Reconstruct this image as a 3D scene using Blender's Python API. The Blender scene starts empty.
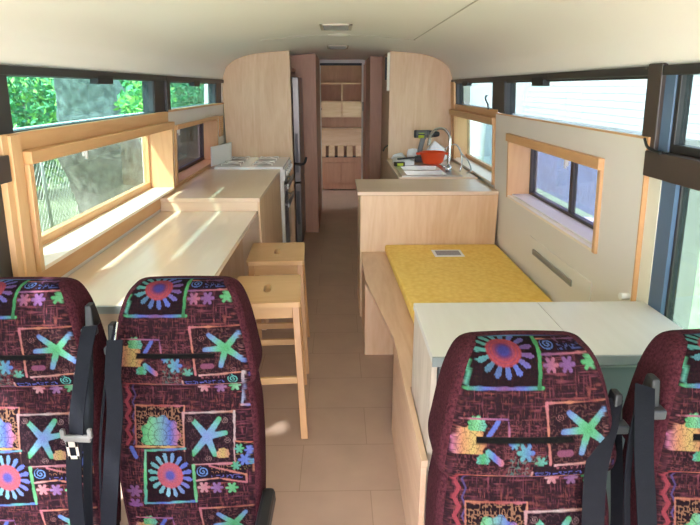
import bpy, bmesh, math, random
import numpy as np
from mathutils import Vector, Matrix
random.seed(7); rng = np.random.default_rng(5)
S = bpy.context.scene; COL = S.collection
PI = math.pi
# ------------------------------------------------------------------ survey helper: photo pixel -> point in the bus
F_PX, EYE = 540.0, 1.55
TH = math.atan(175/F_PX); YAW = math.atan(12*math.cos(TH)/F_PX)
FW = Vector((math.sin(YAW)*math.cos(TH), math.cos(YAW)*math.cos(TH), -math.sin(TH)))
RT = Vector((math.cos(YAW), -math.sin(YAW), 0)); UP = RT.cross(FW)
def ray(x, y): return FW*F_PX + RT*(x-350) + UP*(262.5-y)
def atY(x, y, Y): d = ray(x, y); return Vector((0, 0, EYE)) + d*(Y/d.y)
def atZ(x, y, Z): d = ray(x, y); return Vector((0, 0, EYE)) + d*((Z-EYE)/d.z)
FL = -0.12          # floor level
# ------------------------------------------------------------------ materials
def lin(c):
    return tuple((v/12.92 if v <= .04045 else ((v+.055)/1.055)**2.4) for v in c)
def rgb(r, g, b): return lin((r/255, g/255, b/255))+(1,)
def newmat(name):
    m = bpy.data.materials.new(name); m.use_nodes = True
    nt = m.node_tree; return m, nt, nt.nodes['Principled BSDF']
def mat(name, c, rough=.6, var=.0, scale=8, bump=0, bscale=60, metal=0, spec=.5, sheen=0, coat=0):
    m, nt, b = newmat(name); N = nt.nodes; L = nt.links
    b.inputs['Base Color'].default_value = c; b.inputs['Roughness'].default_value = rough
    b.inputs['Metallic'].default_value = metal; b.inputs['Specular IOR Level'].default_value = spec
    b.inputs['Sheen Weight'].default_value = sheen; b.inputs['Coat Weight'].default_value = coat
    tc = N.new('ShaderNodeTexCoord')
    if var:
        n = N.new('ShaderNodeTexNoise'); n.inputs['Scale'].default_value = scale; n.inputs['Detail'].default_value = 5
        L.new(tc.outputs['Object'], n.inputs['Vector'])
        r = N.new('ShaderNodeMapRange'); r.inputs['From Min'].default_value = .3; r.inputs['From Max'].default_value = .7
        r.inputs['To Min'].default_value = 1-var; r.inputs['To Max'].default_value = 1+var
        L.new(n.outputs['Fac'], r.inputs['Value'])
        mx = N.new('ShaderNodeVectorMath'); mx.operation = 'SCALE'; mx.inputs[0].default_value = c[:3]
        L.new(r.outputs[0], mx.inputs['Scale']); L.new(mx.outputs[0], b.inputs['Base Color'])
    if bump:
        n = N.new('ShaderNodeTexNoise'); n.inputs['Scale'].default_value = bscale; n.inputs['Detail'].default_value = 3
        L.new(tc.outputs['Object'], n.inputs['Vector'])
        bp = N.new('ShaderNodeBump'); bp.inputs['Strength'].default_value = bump; bp.inputs['Distance'].default_value = .004
        L.new(n.outputs['Fac'], bp.inputs['Height']); L.new(bp.outputs[0], b.inputs['Normal'])
    return m
def wood(name, c1, c2, axis='Y', rough=.45, s=.75, contrast=1.25, plank=0, coat=0):
    """ply or pine: long grain along the axis, cathedral figure from a distorted wave"""
    m, nt, b = newmat(name); N = nt.nodes; L = nt.links
    tc = N.new('ShaderNodeTexCoord'); mp = N.new('ShaderNodeMapping')
    sc = {'X': (.7, 5, 5), 'Y': (5, .7, 5), 'Z': (5, 5, .7)}[axis]
    mp.inputs['Scale'].default_value = tuple(v*s for v in sc)
    L.new(tc.outputs['Object'], mp.inputs['Vector'])
    n1 = N.new('ShaderNodeTexNoise'); n1.inputs['Scale'].default_value = 1.3; n1.inputs['Detail'].default_value = 3; n1.inputs['Distortion'].default_value = 1.2
    L.new(mp.outputs[0], n1.inputs['Vector'])
    sn = N.new('ShaderNodeMath'); sn.operation = 'MULTIPLY'; sn.inputs[1].default_value = 26
    L.new(n1.outputs['Fac'], sn.inputs[0])
    si = N.new('ShaderNodeMath'); si.operation = 'SINE'; L.new(sn.outputs[0], si.inputs[0])
    n2 = N.new('ShaderNodeTexNoise'); n2.inputs['Scale'].default_value = 14; n2.inputs['Detail'].default_value = 6
    L.new(mp.outputs[0], n2.inputs['Vector'])
    n3 = N.new('ShaderNodeTexNoise'); n3.inputs['Scale'].default_value = .8; n3.inputs['Detail'].default_value = 2
    L.new(mp.outputs[0], n3.inputs['Vector'])
    a1 = N.new('ShaderNodeMath'); a1.operation = 'MULTIPLY_ADD'; a1.inputs[1].default_value = .10*contrast; a1.inputs[2].default_value = 0
    L.new(si.outputs[0], a1.inputs[0])
    a2 = N.new('ShaderNodeMath'); a2.operation = 'MULTIPLY_ADD'; a2.inputs[1].default_value = .55*contrast
    L.new(n2.outputs['Fac'], a2.inputs[0]); L.new(a1.outputs[0], a2.inputs[2])
    a3 = N.new('ShaderNodeMath'); a3.operation = 'MULTIPLY_ADD'; a3.inputs[1].default_value = 1.0*contrast
    L.new(n3.outputs['Fac'], a3.inputs[0]); L.new(a2.outputs[0], a3.inputs[2])
    a4 = N.new('ShaderNodeMath'); a4.operation = 'SUBTRACT'; a4.use_clamp = True; a4.inputs[1].default_value = .78*contrast-.5
    L.new(a3.outputs[0], a4.inputs[0])
    mx = N.new('ShaderNodeMix'); mx.data_type = 'RGBA'; mx.inputs['A'].default_value = c1; mx.inputs['B'].default_value = c2
    L.new(a4.outputs[0], mx.inputs['Factor']); L.new(mx.outputs['Result'], b.inputs['Base Color'])
    b.inputs['Roughness'].default_value = rough; b.inputs['Coat Weight'].default_value = coat; b.inputs['Coat Roughness'].default_value = .2
    bp = N.new('ShaderNodeBump'); bp.inputs['Strength'].default_value = .08; bp.inputs['Distance'].default_value = .003
    L.new(n2.outputs['Fac'], bp.inputs['Height']); L.new(bp.outputs[0], b.inputs['Normal'])
    return m
def glassmat(name, tint, spec=.06, dirt=.0):
    m = bpy.data.materials.new(name); m.use_nodes = True; nt = m.node_tree; N = nt.nodes; L = nt.links
    N.clear(); o = N.new('ShaderNodeOutputMaterial'); t = N.new('ShaderNodeBsdfTransparent'); t.inputs[0].default_value = tint
    g = N.new('ShaderNodeBsdfGlossy'); g.inputs['Roughness'].default_value = .02
    lw_ = N.new('ShaderNodeLayerWeight'); lw_.inputs['Blend'].default_value = .5
    pw = N.new('ShaderNodeMath'); pw.operation = 'POWER'; pw.inputs[1].default_value = 5; L.new(lw_.outputs['Facing'], pw.inputs[0])
    fr = N.new('ShaderNodeMath'); fr.operation = 'MULTIPLY_ADD'; fr.inputs[1].default_value = .5; fr.inputs[2].default_value = .03; L.new(pw.outputs[0], fr.inputs[0])
    mx = N.new('ShaderNodeMixShader'); L.new(fr.outputs[0], mx.inputs[0]); L.new(t.outputs[0], mx.inputs[1]); L.new(g.outputs[0], mx.inputs[2])
    last = mx
    if dirt:
        d = N.new('ShaderNodeBsdfDiffuse'); d.inputs[0].default_value = (.7, .72, .74, 1)
        n = N.new('ShaderNodeTexNoise'); n.inputs['Scale'].default_value = 30; n.inputs['Detail'].default_value = 6
        tc = N.new('ShaderNodeTexCoord'); L.new(tc.outputs['Object'], n.inputs['Vector'])
        r = N.new('ShaderNodeMapRange'); r.inputs['From Min'].default_value = .4; r.inputs['From Max'].default_value = .75
        r.inputs['To Min'].default_value = dirt*.4; r.inputs['To Max'].default_value = dirt*1.6; L.new(n.outputs['Fac'], r.inputs['Value'])
        m2 = N.new('ShaderNodeMixShader'); L.new(r.outputs[0], m2.inputs[0]); L.new(mx.outputs[0], m2.inputs[1]); L.new(d.outputs[0], m2.inputs[2]); last = m2
    L.new(last.outputs[0], o.inputs[0]); return m

M = {}
M['ply'] = wood('ply', rgb(228, 200, 166), rgb(204, 164, 126), 'Z', .5)
M['ply_y'] = wood('ply_y', rgb(226, 194, 164), rgb(198, 156, 124), 'Y', .5)
M['ply_x'] = wood('ply_x', rgb(226, 196, 166), rgb(198, 158, 126), 'X', .5)
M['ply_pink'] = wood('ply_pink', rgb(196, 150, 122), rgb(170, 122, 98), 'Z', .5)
M['counter'] = wood('counter', rgb(228, 206, 180), rgb(214, 184, 154), 'Y', .3, .8, .7, coat=.25)
M['counter_x'] = wood('counter_x', rgb(228, 206, 180), rgb(214, 184, 154), 'X', .32, .8, .7, coat=.2)
M['table'] = wood('table_top_wood', rgb(234, 220, 202), rgb(224, 204, 182), 'Y', .26, .7, .6, coat=.4)
M['pine'] = wood('pine', rgb(212, 166, 118), rgb(194, 144, 96), 'Y', .45)
M['pine_z'] = wood('pine_z', rgb(216, 174, 128), rgb(198, 150, 104), 'Z', .45)
M['sill'] = wood('glare_sill', rgb(240, 228, 212), rgb(230, 214, 194), 'Y', .35, .8, .5)  # window glare on the sill boards put into a paler wood colour
M['birch'] = wood('birch', rgb(220, 182, 134), rgb(200, 156, 108), 'X', .4)
M['birch_z'] = wood('birch_z', rgb(206, 162, 112), rgb(182, 134, 86), 'Z', .4)
M['whitewash'] = wood('whitewash', rgb(210, 208, 202), rgb(196, 192, 184), 'Y', .4, .7, .8, coat=.15)
M['whitewash_side'] = wood('whitewash_side', rgb(214, 202, 186), rgb(176, 160, 142), 'Z', .5, 1.2)
M['teal_grey'] = mat('teal_grey', rgb(116, 126, 126), .5, .06, 5)
M['teal_grey_light'] = mat('teal_grey_light', rgb(134, 142, 142), .5, .06, 5)
M['cream'] = mat('cream', rgb(220, 213, 205), .55, .02, 2, .05, 200)
M['ceiling'] = mat('ceiling_paint', rgb(234, 228, 222), .6, .015, 1.5, .03, 120)
M['black'] = mat('black_frame', rgb(42, 40, 40), .45, .1, 6)
M['brown'] = mat('brown_frame', rgb(62, 52, 48), .45, .12, 5)
M['bluegrey'] = mat('blue_grey_post', rgb(82, 104, 130), .4, .08, 4)
M['creamstrip'] = mat('cream_strip', rgb(226, 220, 200), .5, .02)
M['white'] = mat('white_plastic', rgb(232, 232, 230), .4)
M['enamel'] = mat('white_enamel', rgb(236, 236, 234), .2, coat=.5)
M['rubber'] = mat('black_rubber', rgb(26, 26, 28), .55)
M['blackgloss'] = mat('black_gloss', rgb(20, 20, 22), .12, coat=.5)
M['steel'] = mat('brushed_steel', rgb(190, 192, 194), .28, .05, 20, metal=1)
M['chrome'] = mat('chrome', rgb(215, 216, 218), .12, metal=1)
M['alu'] = mat('aluminium', rgb(176, 176, 174), .4, metal=.7)
M['fridge'] = mat('dark_fridge_steel', rgb(96, 92, 88), .32, .05, 6, metal=.85)
M['fridge_dark'] = mat('fridge_recess', rgb(38, 40, 42), .4)
M['belt'] = mat('belt_webbing', rgb(17, 18, 24), .8, .1, 40, .2, 300, spec=.12)
M['beltgrey'] = mat('belt_bracket', rgb(92, 90, 88), .5)
M['plush'] = mat('maroon_plush', rgb(60, 27, 34), .95, .5, 150, .8, 260, spec=.08)
M['orange'] = mat('orange_plastic', rgb(238, 84, 40), .35)
M['lime'] = mat('lime_plastic', rgb(190, 210, 60), .4)
M['greyplastic'] = mat('grey_plastic', rgb(104, 106, 104), .5)
M['darkgrey'] = mat('dark_grey_plastic', rgb(48, 50, 54), .5)
M['bag'] = mat('plastic_bag', rgb(236, 238, 242), .35, .04, 20, .5, 30)
M['glass_teal'] = glassmat('tinted_glass', (.36, .52, .52, 1), dirt=.02)
M['glass_dirty'] = glassmat('dusty_glass', (.42, .48, .46, 1), dirt=.03)
M['glass_clear'] = glassmat('clear_glass', (.36, .42, .43, 1), dirt=.02)
M['glass_front'] = glassmat('front_glass', (.62, .66, .67, 1))
M['glass_violet'] = glassmat('screened_glass', (.33, .34, .42, 1), dirt=.07)
M['glass_fly'] = glassmat('fly_screen_glass', (.16, .15, .18, 1), dirt=.06)
# floor: vinyl sheets with faint seams
def floor_mat():
    m, nt, b = newmat('vinyl_floor'); N = nt.nodes; L = nt.links
    tc = N.new('ShaderNodeTexCoord'); mp = N.new('ShaderNodeMapping'); mp.inputs['Location'].default_value = (.18, -.33, 0)
    L.new(tc.outputs['Object'], mp.inputs[0])
    br = N.new('ShaderNodeTexBrick'); br.offset = .5; br.inputs['Scale'].default_value = 1
    br.inputs['Brick Width'].default_value = .62; br.inputs['Row Height'].default_value = .32; br.inputs['Mortar Size'].default_value = .0022
    br.inputs['Mortar Smooth'].default_value = .6
    br.inputs['Color1'].default_value = rgb(182, 155, 138); br.inputs['Color2'].default_value = rgb(178, 151, 134); br.inputs['Mortar'].default_value = rgb(152, 126, 110)
    L.new(mp.outputs[0], br.inputs['Vector'])
    n = N.new('ShaderNodeTexNoise'); n.inputs['Scale'].default_value = 5; n.inputs['Detail'].default_value = 8; L.new(tc.outputs['Object'], n.inputs['Vector'])
    r = N.new('ShaderNodeMapRange'); r.inputs['To Min'].default_value = .82; r.inputs['To Max'].default_value = 1.14; L.new(n.outputs['Fac'], r.inputs['Value'])
    mx = N.new('ShaderNodeVectorMath'); mx.operation = 'SCALE'; L.new(br.outputs['Color'], mx.inputs[0]); L.new(r.outputs[0], mx.inputs['Scale'])
    L.new(mx.outputs[0], b.inputs['Base Color']); b.inputs['Roughness'].default_value = .38
    return m
M['floor'] = floor_mat()
def mattress_mat():
    m, nt, b = newmat('yellow_fabric'); N = nt.nodes; L = nt.links
    tc = N.new('ShaderNodeTexCoord'); v = N.new('ShaderNodeTexVoronoi'); v.inputs['Scale'].default_value = 34; v.feature = 'F1'
    L.new(tc.outputs['Object'], v.inputs['Vector'])
    n = N.new('ShaderNodeTexNoise'); n.inputs['Scale'].default_value = 3; L.new(tc.outputs['Object'], n.inputs['Vector'])
    mx = N.new('ShaderNodeMix'); mx.data_type = 'RGBA'; mx.inputs['A'].default_value = rgb(246, 210, 116); mx.inputs['B'].default_value = rgb(232, 188, 88)
    L.new(v.outputs['Distance'], mx.inputs['Factor']); L.new(mx.outputs['Result'], b.inputs['Base Color'])
    bp = N.new('ShaderNodeBump'); bp.inputs['Strength'].default_value = .5; bp.inputs['Distance'].default_value = .006
    L.new(v.outputs['Distance'], bp.inputs['Height']); L.new(bp.outputs[0], b.inputs['Normal']); b.inputs['Roughness'].default_value = .75
    return m
M['yellow'] = mattress_mat()
# ------------------------------------------------------------------ mesh helpers
def link(name, me, m, parent=None, smooth=False):
    o = bpy.data.objects.new(name, me); COL.objects.link(o)
    for x in (m if isinstance(m, (list, tuple)) else [m]): me.materials.append(M[x] if isinstance(x, str) else x)
    if smooth:
        for p in me.polygons: p.use_smooth = True
    if parent:
        o.parent = parent
    return o
class MB:
    """collects boxes, prisms and tubes into one mesh"""
    def __init__(s): s.bm = bmesh.new(); s.mi = 0
    def hexa(s, c, bev=0):
        """c: 8 corners, bottom four then top four"""
        vs = [s.bm.verts.new(p) for p in c]
        fs = [s.bm.faces.new([vs[i] for i in f]) for f in ((3, 2, 1, 0), (4, 5, 6, 7), (0, 1, 5, 4), (1, 2, 6, 5), (2, 3, 7, 6), (3, 0, 4, 7))]
        for f in fs: f.material_index = s.mi
        if bev:
            es = list({e for f in fs for e in f.edges})
            r = bmesh.ops.bevel(s.bm, geom=es, offset=bev, segments=2, affect='EDGES', profile=.5)
            for f in r['faces']: f.material_index = s.mi
        return s
    def box(s, x0, x1, y0, y1, z0, z1, bev=0):
        x0, x1 = sorted((x0, x1)); y0, y1 = sorted((y0, y1)); z0, z1 = sorted((z0, z1))
        return s.hexa([(x0, y0, z0), (x1, y0, z0), (x1, y1, z0), (x0, y1, z0), (x0, y0, z1), (x1, y0, z1), (x1, y1, z1), (x0, y1, z1)], bev)
    def prism(s, poly, h0, h1, ax='Z'):
        """poly of 2-D points, extruded along ax between h0 and h1"""
        def P(a, b, h): return {'Z': (a, b, h), 'Y': (a, h, b), 'X': (h, a, b)}[ax]
        n = len(poly); A = [s.bm.verts.new(P(a, b, h0)) for a, b in poly]; B = [s.bm.verts.new(P(a, b, h1)) for a, b in poly]
        fs = [s.bm.faces.new(A[::-1]), s.bm.faces.new(B)]
        for i in range(n): fs.append(s.bm.faces.new((A[i], A[(i+1) % n], B[(i+1) % n], B[i])))
        for f in fs: f.material_index = s.mi
        return s
    def beam(s, a, b, w, t, up=(0, 0, 1), w2=None, t2=None, bev=0):
        a, b = Vector(a), Vector(b); d = (b-a).normalized(); r = d.cross(Vector(up)).normalized(); u = r.cross(d)
        w2 = w2 or w; t2 = t2 or t; c = []
        for p, ww, tt in ((a, w, t), (b, w2, t2)):
            for sx, sy in ((-1, -1), (1, -1), (1, 1), (-1, 1)): c.append(p+r*sx*ww/2+u*sy*tt/2)
        return s.hexa(c, bev)
    def tube(s, pts, r, seg=10, cap=True):
        pts = [Vector(p) for p in pts]; rs = r if isinstance(r, (list, tuple)) else [r]*len(pts); rings = []; u = None
        for i, p in enumerate(pts):
            d = (pts[min(i+1, len(pts)-1)]-pts[max(i-1, 0)]).normalized()
            if u is None:
                u = d.cross(Vector((0, 0, 1)) if abs(d.z) < .9 else Vector((1, 0, 0))).normalized()
            u = (u-d*u.dot(d)).normalized(); v = d.cross(u)
            rings.append([s.bm.verts.new(p+(u*math.cos(2*PI*k/seg)+v*math.sin(2*PI*k/seg))*rs[i]) for k in range(seg)])
        for a, b in zip(rings, rings[1:]):
            for k in range(seg):
                f = s.bm.faces.new((a[k], a[(k+1) % seg], b[(k+1) % seg], b[k])); f.smooth = True; f.material_index = s.mi
        if cap:
            for g, rev in ((rings[0], 1), (rings[-1], 0)):
                f = s.bm.faces.new(g[::-1] if rev else g); f.material_index = s.mi
        return s
    def lathe(s, prof, c=(0, 0, 0), seg=24, sx=1, sy=1):
        c = Vector(c); rings = []
        for r, z in prof:
            rings.append([s.bm.verts.new(c+Vector((r*sx*math.cos(2*PI*k/seg), r*sy*math.sin(2*PI*k/seg), z))) for k in range(seg)] if r > 1e-6 else [s.bm.verts.new(c+Vector((0, 0, z)))])
        for a, b in zip(rings, rings[1:]):
            for k in range(seg):
                if len(a) == 1 and len(b) == 1: continue
                q = ((a[0], b[(k+1) % seg], b[k]) if len(a) == 1 else (a[k], a[(k+1) % seg], b[0]) if len(b) == 1 else (a[k], a[(k+1) % seg], b[(k+1) % seg], b[k]))
                f = s.bm.faces.new(q); f.smooth = True; f.material_index = s.mi
        return s
    def strap(s, pts, w, t=.003, side=(1, 0, 0)):
        """flat webbing through pts; side: width direction (one or one per point)"""
        pts = [Vector(p) for p in pts]; rings = []
        for i, p in enumerate(pts):
            d = (pts[min(i+1, len(pts)-1)]-pts[max(i-1, 0)]).normalized()
            sd = Vector(side[i] if isinstance(side[0], (list, tuple, Vector)) else side); sd = (sd-d*sd.dot(d)).normalized(); n = d.cross(sd)
            rings.append([s.bm.verts.new(p+sd*a*w/2+n*b*t/2) for a, b in ((-1, -1), (1, -1), (1, 1), (-1, 1))])
        for a, b in zip(rings, rings[1:]):
            for k in range(4):
                s.bm.faces.new((a[k], a[(k+1) % 4], b[(k+1) % 4], b[k])).material_index = s.mi
        s.bm.faces.new(rings[0][::-1]); s.bm.faces.new(rings[-1]); return s
    def build(s, name, m, parent=None, smooth=False):
        bmesh.ops.recalc_face_normals(s.bm, faces=s.bm.faces)
        me = bpy.data.meshes.new(name); s.bm.to_mesh(me); s.bm.free()
        return link(name, me, m, parent, smooth)
def spline(pts, n=8):
    P = [Vector(p) for p in pts]; P = [P[0]*2-P[1]]+P+[P[-1]*2-P[-2]]; out = []
    for i in range(1, len(P)-2):
        for k in range(n):
            t = k/n; a, b, c, d = P[i-1:i+3]
            out.append(.5*((2*b)+(-a+c)*t+(2*a-5*b+4*c-d)*t*t+(-a+3*b-3*c+d)*t**3))
    return out+[P[-2]]
def thing(name, label, cat, loc=(0, 0, 0), rz=0, group=None):
    o = bpy.data.objects.new(name, None); COL.objects.link(o); o.location = loc; o.rotation_euler = (0, 0, rz)
    return tag(o, label, cat, group)
def tag(o, label, cat, group=None):
    o['label'] = label; o['category'] = cat
    if group: o['group'] = group
    return o
def struct(o): o['kind'] = 'structure'; return o
def sempty(name, loc=(0, 0, 0)):
    o = bpy.data.objects.new(name, None); COL.objects.link(o); o.location = loc; return struct(o)
def copy_tree(o, parent=None):
    c = o.copy(); COL.objects.link(c)
    if parent: c.parent = parent
    for ch in list(o.children): copy_tree(ch, c)
    return c
# ------------------------------------------------------------------ leaning side walls
LEAN = .065
def wx(side, z, d): return side*(1.15-LEAN*(z-1.1)-d)
def wbox(mb, side, y0, y1, z0, z1, d0, d1, bev=0):
    """box on a side wall: along y, z, and depth d0..d1 inward from the wall plane"""
    c = []
    for z in (z0, z1):
        for y, d in ((y0, d0), (y0, d1), (y1, d1), (y1, d0)):
            c.append((wx(side, z, d), y, z))
    return mb.hexa(c, bev)
Y0B, YB, YE = -1.3, 5.55, 9.62      # front opening, bulkheads, rear wall
HDR0, HDR1 = 1.585, 1.645
# ceiling: arched shell
CP = [(-1.19, 1.612), (-1.125, 1.622), (-1.108, 1.665), (-1.08, 1.738), (-.975, 1.812), (-.8, 1.862), (-.5, 1.888), (-.25, 1.91), (0, 1.92)]
CP = [(p.x, p.y) for p in spline([(a, b, 0) for a, b in CP], 4)]
CP = CP+[(-a, b) for a, b in CP[::-1][1:]]
def ceil_z(x):
    x = -abs(x)
    for (a, za), (b, zb) in zip(CP, CP[1:]):
        if a <= x <= b: return za+(zb-za)*(x-a)/(b-a+1e-9)
    return 1.6
mb = MB(); bm = mb.bm
rows = [[bm.verts.new((x, y, z)) for x, z in CP] for y in (Y0B, 0, 2, 4, 6, 8, YE)]
top = [[bm.verts.new((x*1.05, y, z+.06)) for x, z in CP] for y in (Y0B, YE)]
for a, b in zip(rows, rows[1:]):
    for i in range(len(CP)-1): bm.faces.new((a[i], a[i+1], b[i+1], b[i])).smooth = True
for i in range(len(CP)-1): bm.faces.new((top[0][i], top[0][i+1], top[1][i+1], top[1][i])).smooth = True
struct(mb.build('ceiling', 'ceiling'))
# seams between ceiling sheets
mb = MB()
for y in (1.15, 4.28):
    for (xa, za), (xb, zb) in zip(CP[3:-3], CP[4:-3]):
        if y > 4 and (xa < -.6 or xb > .62): continue
        mb.hexa([(xa, y, za-.0022), (xb, y, zb-.0022), (xb, y+.006, zb-.0022), (xa, y+.006, za-.0022), (xa, y, za+.002), (xb, y, zb+.002), (xb, y+.006, zb+.002), (xa, y+.006, za+.002)])
z = ceil_z(.56)
mb.box(.556, .562, 1.15, 4.28, z-.003, z+.002)
struct(mb.build('trim_1', mat('seam', rgb(186, 178, 168), .6)))
# floor
mb = MB(); mb.box(-1.2, 1.2, Y0B, YE, FL-.06, FL)
struct(mb.build('floor', 'floor'))
# side walls --------------------------------------------------------
def lower_wall(side, spans):
    mb = MB()
    for (y0, y1, z0, z1) in spans: wbox(mb, side, y0, y1, z0, z1, -.17, 0)
    return mb
# left: openings for box window 1 (Y2.02-3.78, z.92-1.30) and 2 (Y3.95-5.25, z.92-1.27)
lw = lower_wall(-1, [(Y0B, 1.84, FL, .30), (1.84, 6.4, FL, .89), (1.84, 1.965, .89, 1.395), (3.705, 3.87, .89, 1.395), (5.24, 6.4, .89, 1.395),
                     (1.965, 3.705, 1.31, 1.395), (3.87, 5.24, 1.28, 1.395), (6.4, 7.9, FL, 1.64), (9.1, YE, FL, 1.64), (7.9, 9.1, FL, .75), (7.9, 9.1, 1.5, 1.64), (5.5, 6.4, 1.395, 1.64), (Y0B, 1.84, 1.25, 1.33)])
struct(lw.build('wall_left', 'cream'))
mb = MB()
wbox(mb, -1, 1.957, 3.86, .80, .884, 0, .012); wbox(mb, -1, 1.957, 3.715, 1.336, 1.40, 0, .010)
struct(mb.build('trim_2', 'pine'))
mb = MB(); wbox(mb, -1, 1.84, 1.955, FL, 1.40, 0, .022, .002); wbox(mb, -1, 1.875, 1.93, .6, 1.395, .02, .032, .002)
struct(mb.build('trim_3', 'pine_z'))
mb = MB(); wbox(mb, -1, 3.716, YB, 1.395, 1.41, -.05, .012); wbox(mb, -1, 3.861, YB, .855, .88, 0, .012)
struct(mb.build('trim_4', 'pine'))
# right
rw = lower_wall(1, [(Y0B, 1.95, FL, .30), (1.95, 6.4, FL, .87), (1.95, 2.31, .87, 1.36), (3.58, 3.97, .87, 1.36), (5.50, 6.4, .87, 1.36),
                    (2.31, 3.58, 1.24, 1.36), (3.97, 5.50, 1.30, 1.36), (1.95, 5.6, 1.36, 1.37), (6.4, 7.9, FL, 1.64), (9.1, YE, FL, 1.64), (7.9, 9.1, FL, .75), (7.9, 9.1, 1.5, 1.64), (5.52, 6.4, 1.36, 1.64)])
struct(rw.build('wall_right', 'cream'))
mb = MB(); wbox(mb, 1, 1.878, 1.955, FL, 1.335, -.17, .003); struct(mb.build('trim_5', 'creamstrip'))
mb = MB(); wbox(mb, 1, 1.795, 1.878, FL, 1.25, -.05, .0); struct(mb.build('trim_6', 'bluegrey'))
mb = MB(); wbox(mb, 1, Y0B, 1.955, 1.245, 1.335, -.10, .03, .004); wbox(mb, -1, Y0B, 1.86, 1.245, 1.335, -.10, .03, .004)
struct(mb.build('trim_7', 'brown'))
mb = MB()   # pine bands over the kitchen on the right and beside the bulkhead
wbox(mb, 1, 3.95, 5.53, 1.345, 1.40, 0, .010); wbox(mb, 1, 5.38, 5.53, .87, 1.60, 0, .02)
struct(mb.build('trim_8', 'pine'))
mb = MB(); mb.prism([(-1.12, FL), (1.12, FL)]+[(x, z) for x, z in CP[::-1]][2:-2], YE, YE+.05, 'Y'); struct(mb.build('wall_back', 'ply_pink'))

# windows -----------------------------------------------------------
WN = [0]
def window(side, y0, y1, z0, z1, glass, fw=.035, mull=(), frame='black', d=-.04, latch=None, fd=.03, bot=None):
    WN[0] += 1; root = sempty('window_%d' % WN[0], (wx(side, z0, d), (y0+y1)/2, z0))
    off = Matrix.Translation(-root.location)
    mb = MB()
    for a in ((y0, y1, z1-fw, z1), (y0, y1, z0, z0+(bot or fw*.5)), (y0, y0+fw, z0, z1), (y1-fw, y1, z0, z1)): wbox(mb, side, *a, d-.02, d+fd, .003)
    for m_ in mull: wbox(mb, side, m_-.018, m_+.018, z0, z1, d-.015, d+fd*.6, .002)
    f = mb.build('window_frame', frame, root); f.data.transform(off)
    mb = MB(); wbox(mb, side, y0+.01, y1-.01, z0+.01, z1-.01, d-.003, d+.003); p = mb.build('window_pane', glass, root); p.data.transform(off)
    if latch:
        mb = MB()
        for ly in latch: wbox(mb, side, ly-.09, ly+.09, z1-fw-.022, z1-.008, d+.01, d+fd+.02, .004)
        p = mb.build('window_latch', 'rubber', root); p.data.transform(off)
    return root
# dark header rails and posts
mb = MB()
for sd in (-1, 1):
    wbox(mb, sd, Y0B, YB, 1.59, 1.622, -.09, .010, .003)
struct(mb.build('trim_9', 'black'))
mb = MB()
for (y0, y1) in ((3.50, 3.79), (5.27, 5.52)): wbox(mb, -1, y0, y1, 1.40, 1.61, -.08, -.005, .004)
wbox(mb, -1, 3.70, 3.78, 1.395, 1.62, -.02, .012, .004); wbox(mb, -1, 1.84, 1.945, 1.32, 1.61, -.08, .006, .004)
wbox(mb, -1, 1.75, 1.86, .25, 1.25, -.10, .0, .003)
struct(mb.build('trim_10', 'black'))
mb = MB()
wbox(mb, 1, 3.80, 4.10, 1.38, 1.61, -.08, -.0, .004); wbox(mb, 1, 5.40, 5.52, 1.395, 1.61, -.08, -.01, .004)
struct(mb.build('trim_11', 'black'))
mb = MB(); wbox(mb, 1, 1.93, 2.02, 1.335, 1.63, -.08, .012, .004); 
struct(mb.build('trim_12', 'brown'))
mb = MB(); wbox(mb, 1, 1.872, 1.935, 1.335, 1.61, -.06, -.004, .002); struct(mb.build('trim_13', 'bluegrey'))
window(-1, 1.925, 3.52, 1.39, 1.615, 'glass_teal', latch=[2.75], fw=.028)
window(-1, 3.77, 5.30, 1.395, 1.615, 'glass_teal', latch=[4.5])
window(1, 4.06, 5.46, 1.385, 1.615, 'glass_clear', latch=[4.95], fw=.03)
window(1, 2.01, 3.83, 1.35, 1.615, 'glass_clear', latch=[3.15])
window(1, Y0B, 1.875, 1.335, 1.615, 'glass_clear', fw=.024, mull=(.5,), fd=.02, d=-.03, bot=.03)
window(-1, Y0B, 1.85, 1.335, 1.615, 'glass_front', fw=.05, mull=(.5,), fd=.05)
window(1, Y0B, 1.80, .28, 1.25, 'glass_clear', fw=.014, mull=(.3,), d=-.025, fd=.01)
window(-1, Y0B, 1.76, .28, 1.25, 'glass_front', fw=.03, mull=(.3,))
for sd in (-1, 1): window(sd, 7.9, 9.1, .75, 1.5, 'glass_front', fw=.04)
GD = -.135
window(-1, 1.98, 3.69, .895, 1.305, 'glass_dirty', fw=.018, d=GD, fd=.02, bot=.045, frame='pine')
window(-1, 3.87, 5.235, .895, 1.275, 'glass_fly', fw=.022, bot=.03, d=GD, fd=.02, mull=(4.35,), frame='brown')
window(1, 2.31, 3.58, .865, 1.240, 'glass_violet', fw=.022, bot=.022, d=GD, fd=.02, mull=(2.93,), frame='brown')
window(1, 3.97, 5.50, .875, 1.30, 'glass_clear', fw=.02, bot=.04, d=GD, fd=.02, mull=(), frame='pine')
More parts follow.
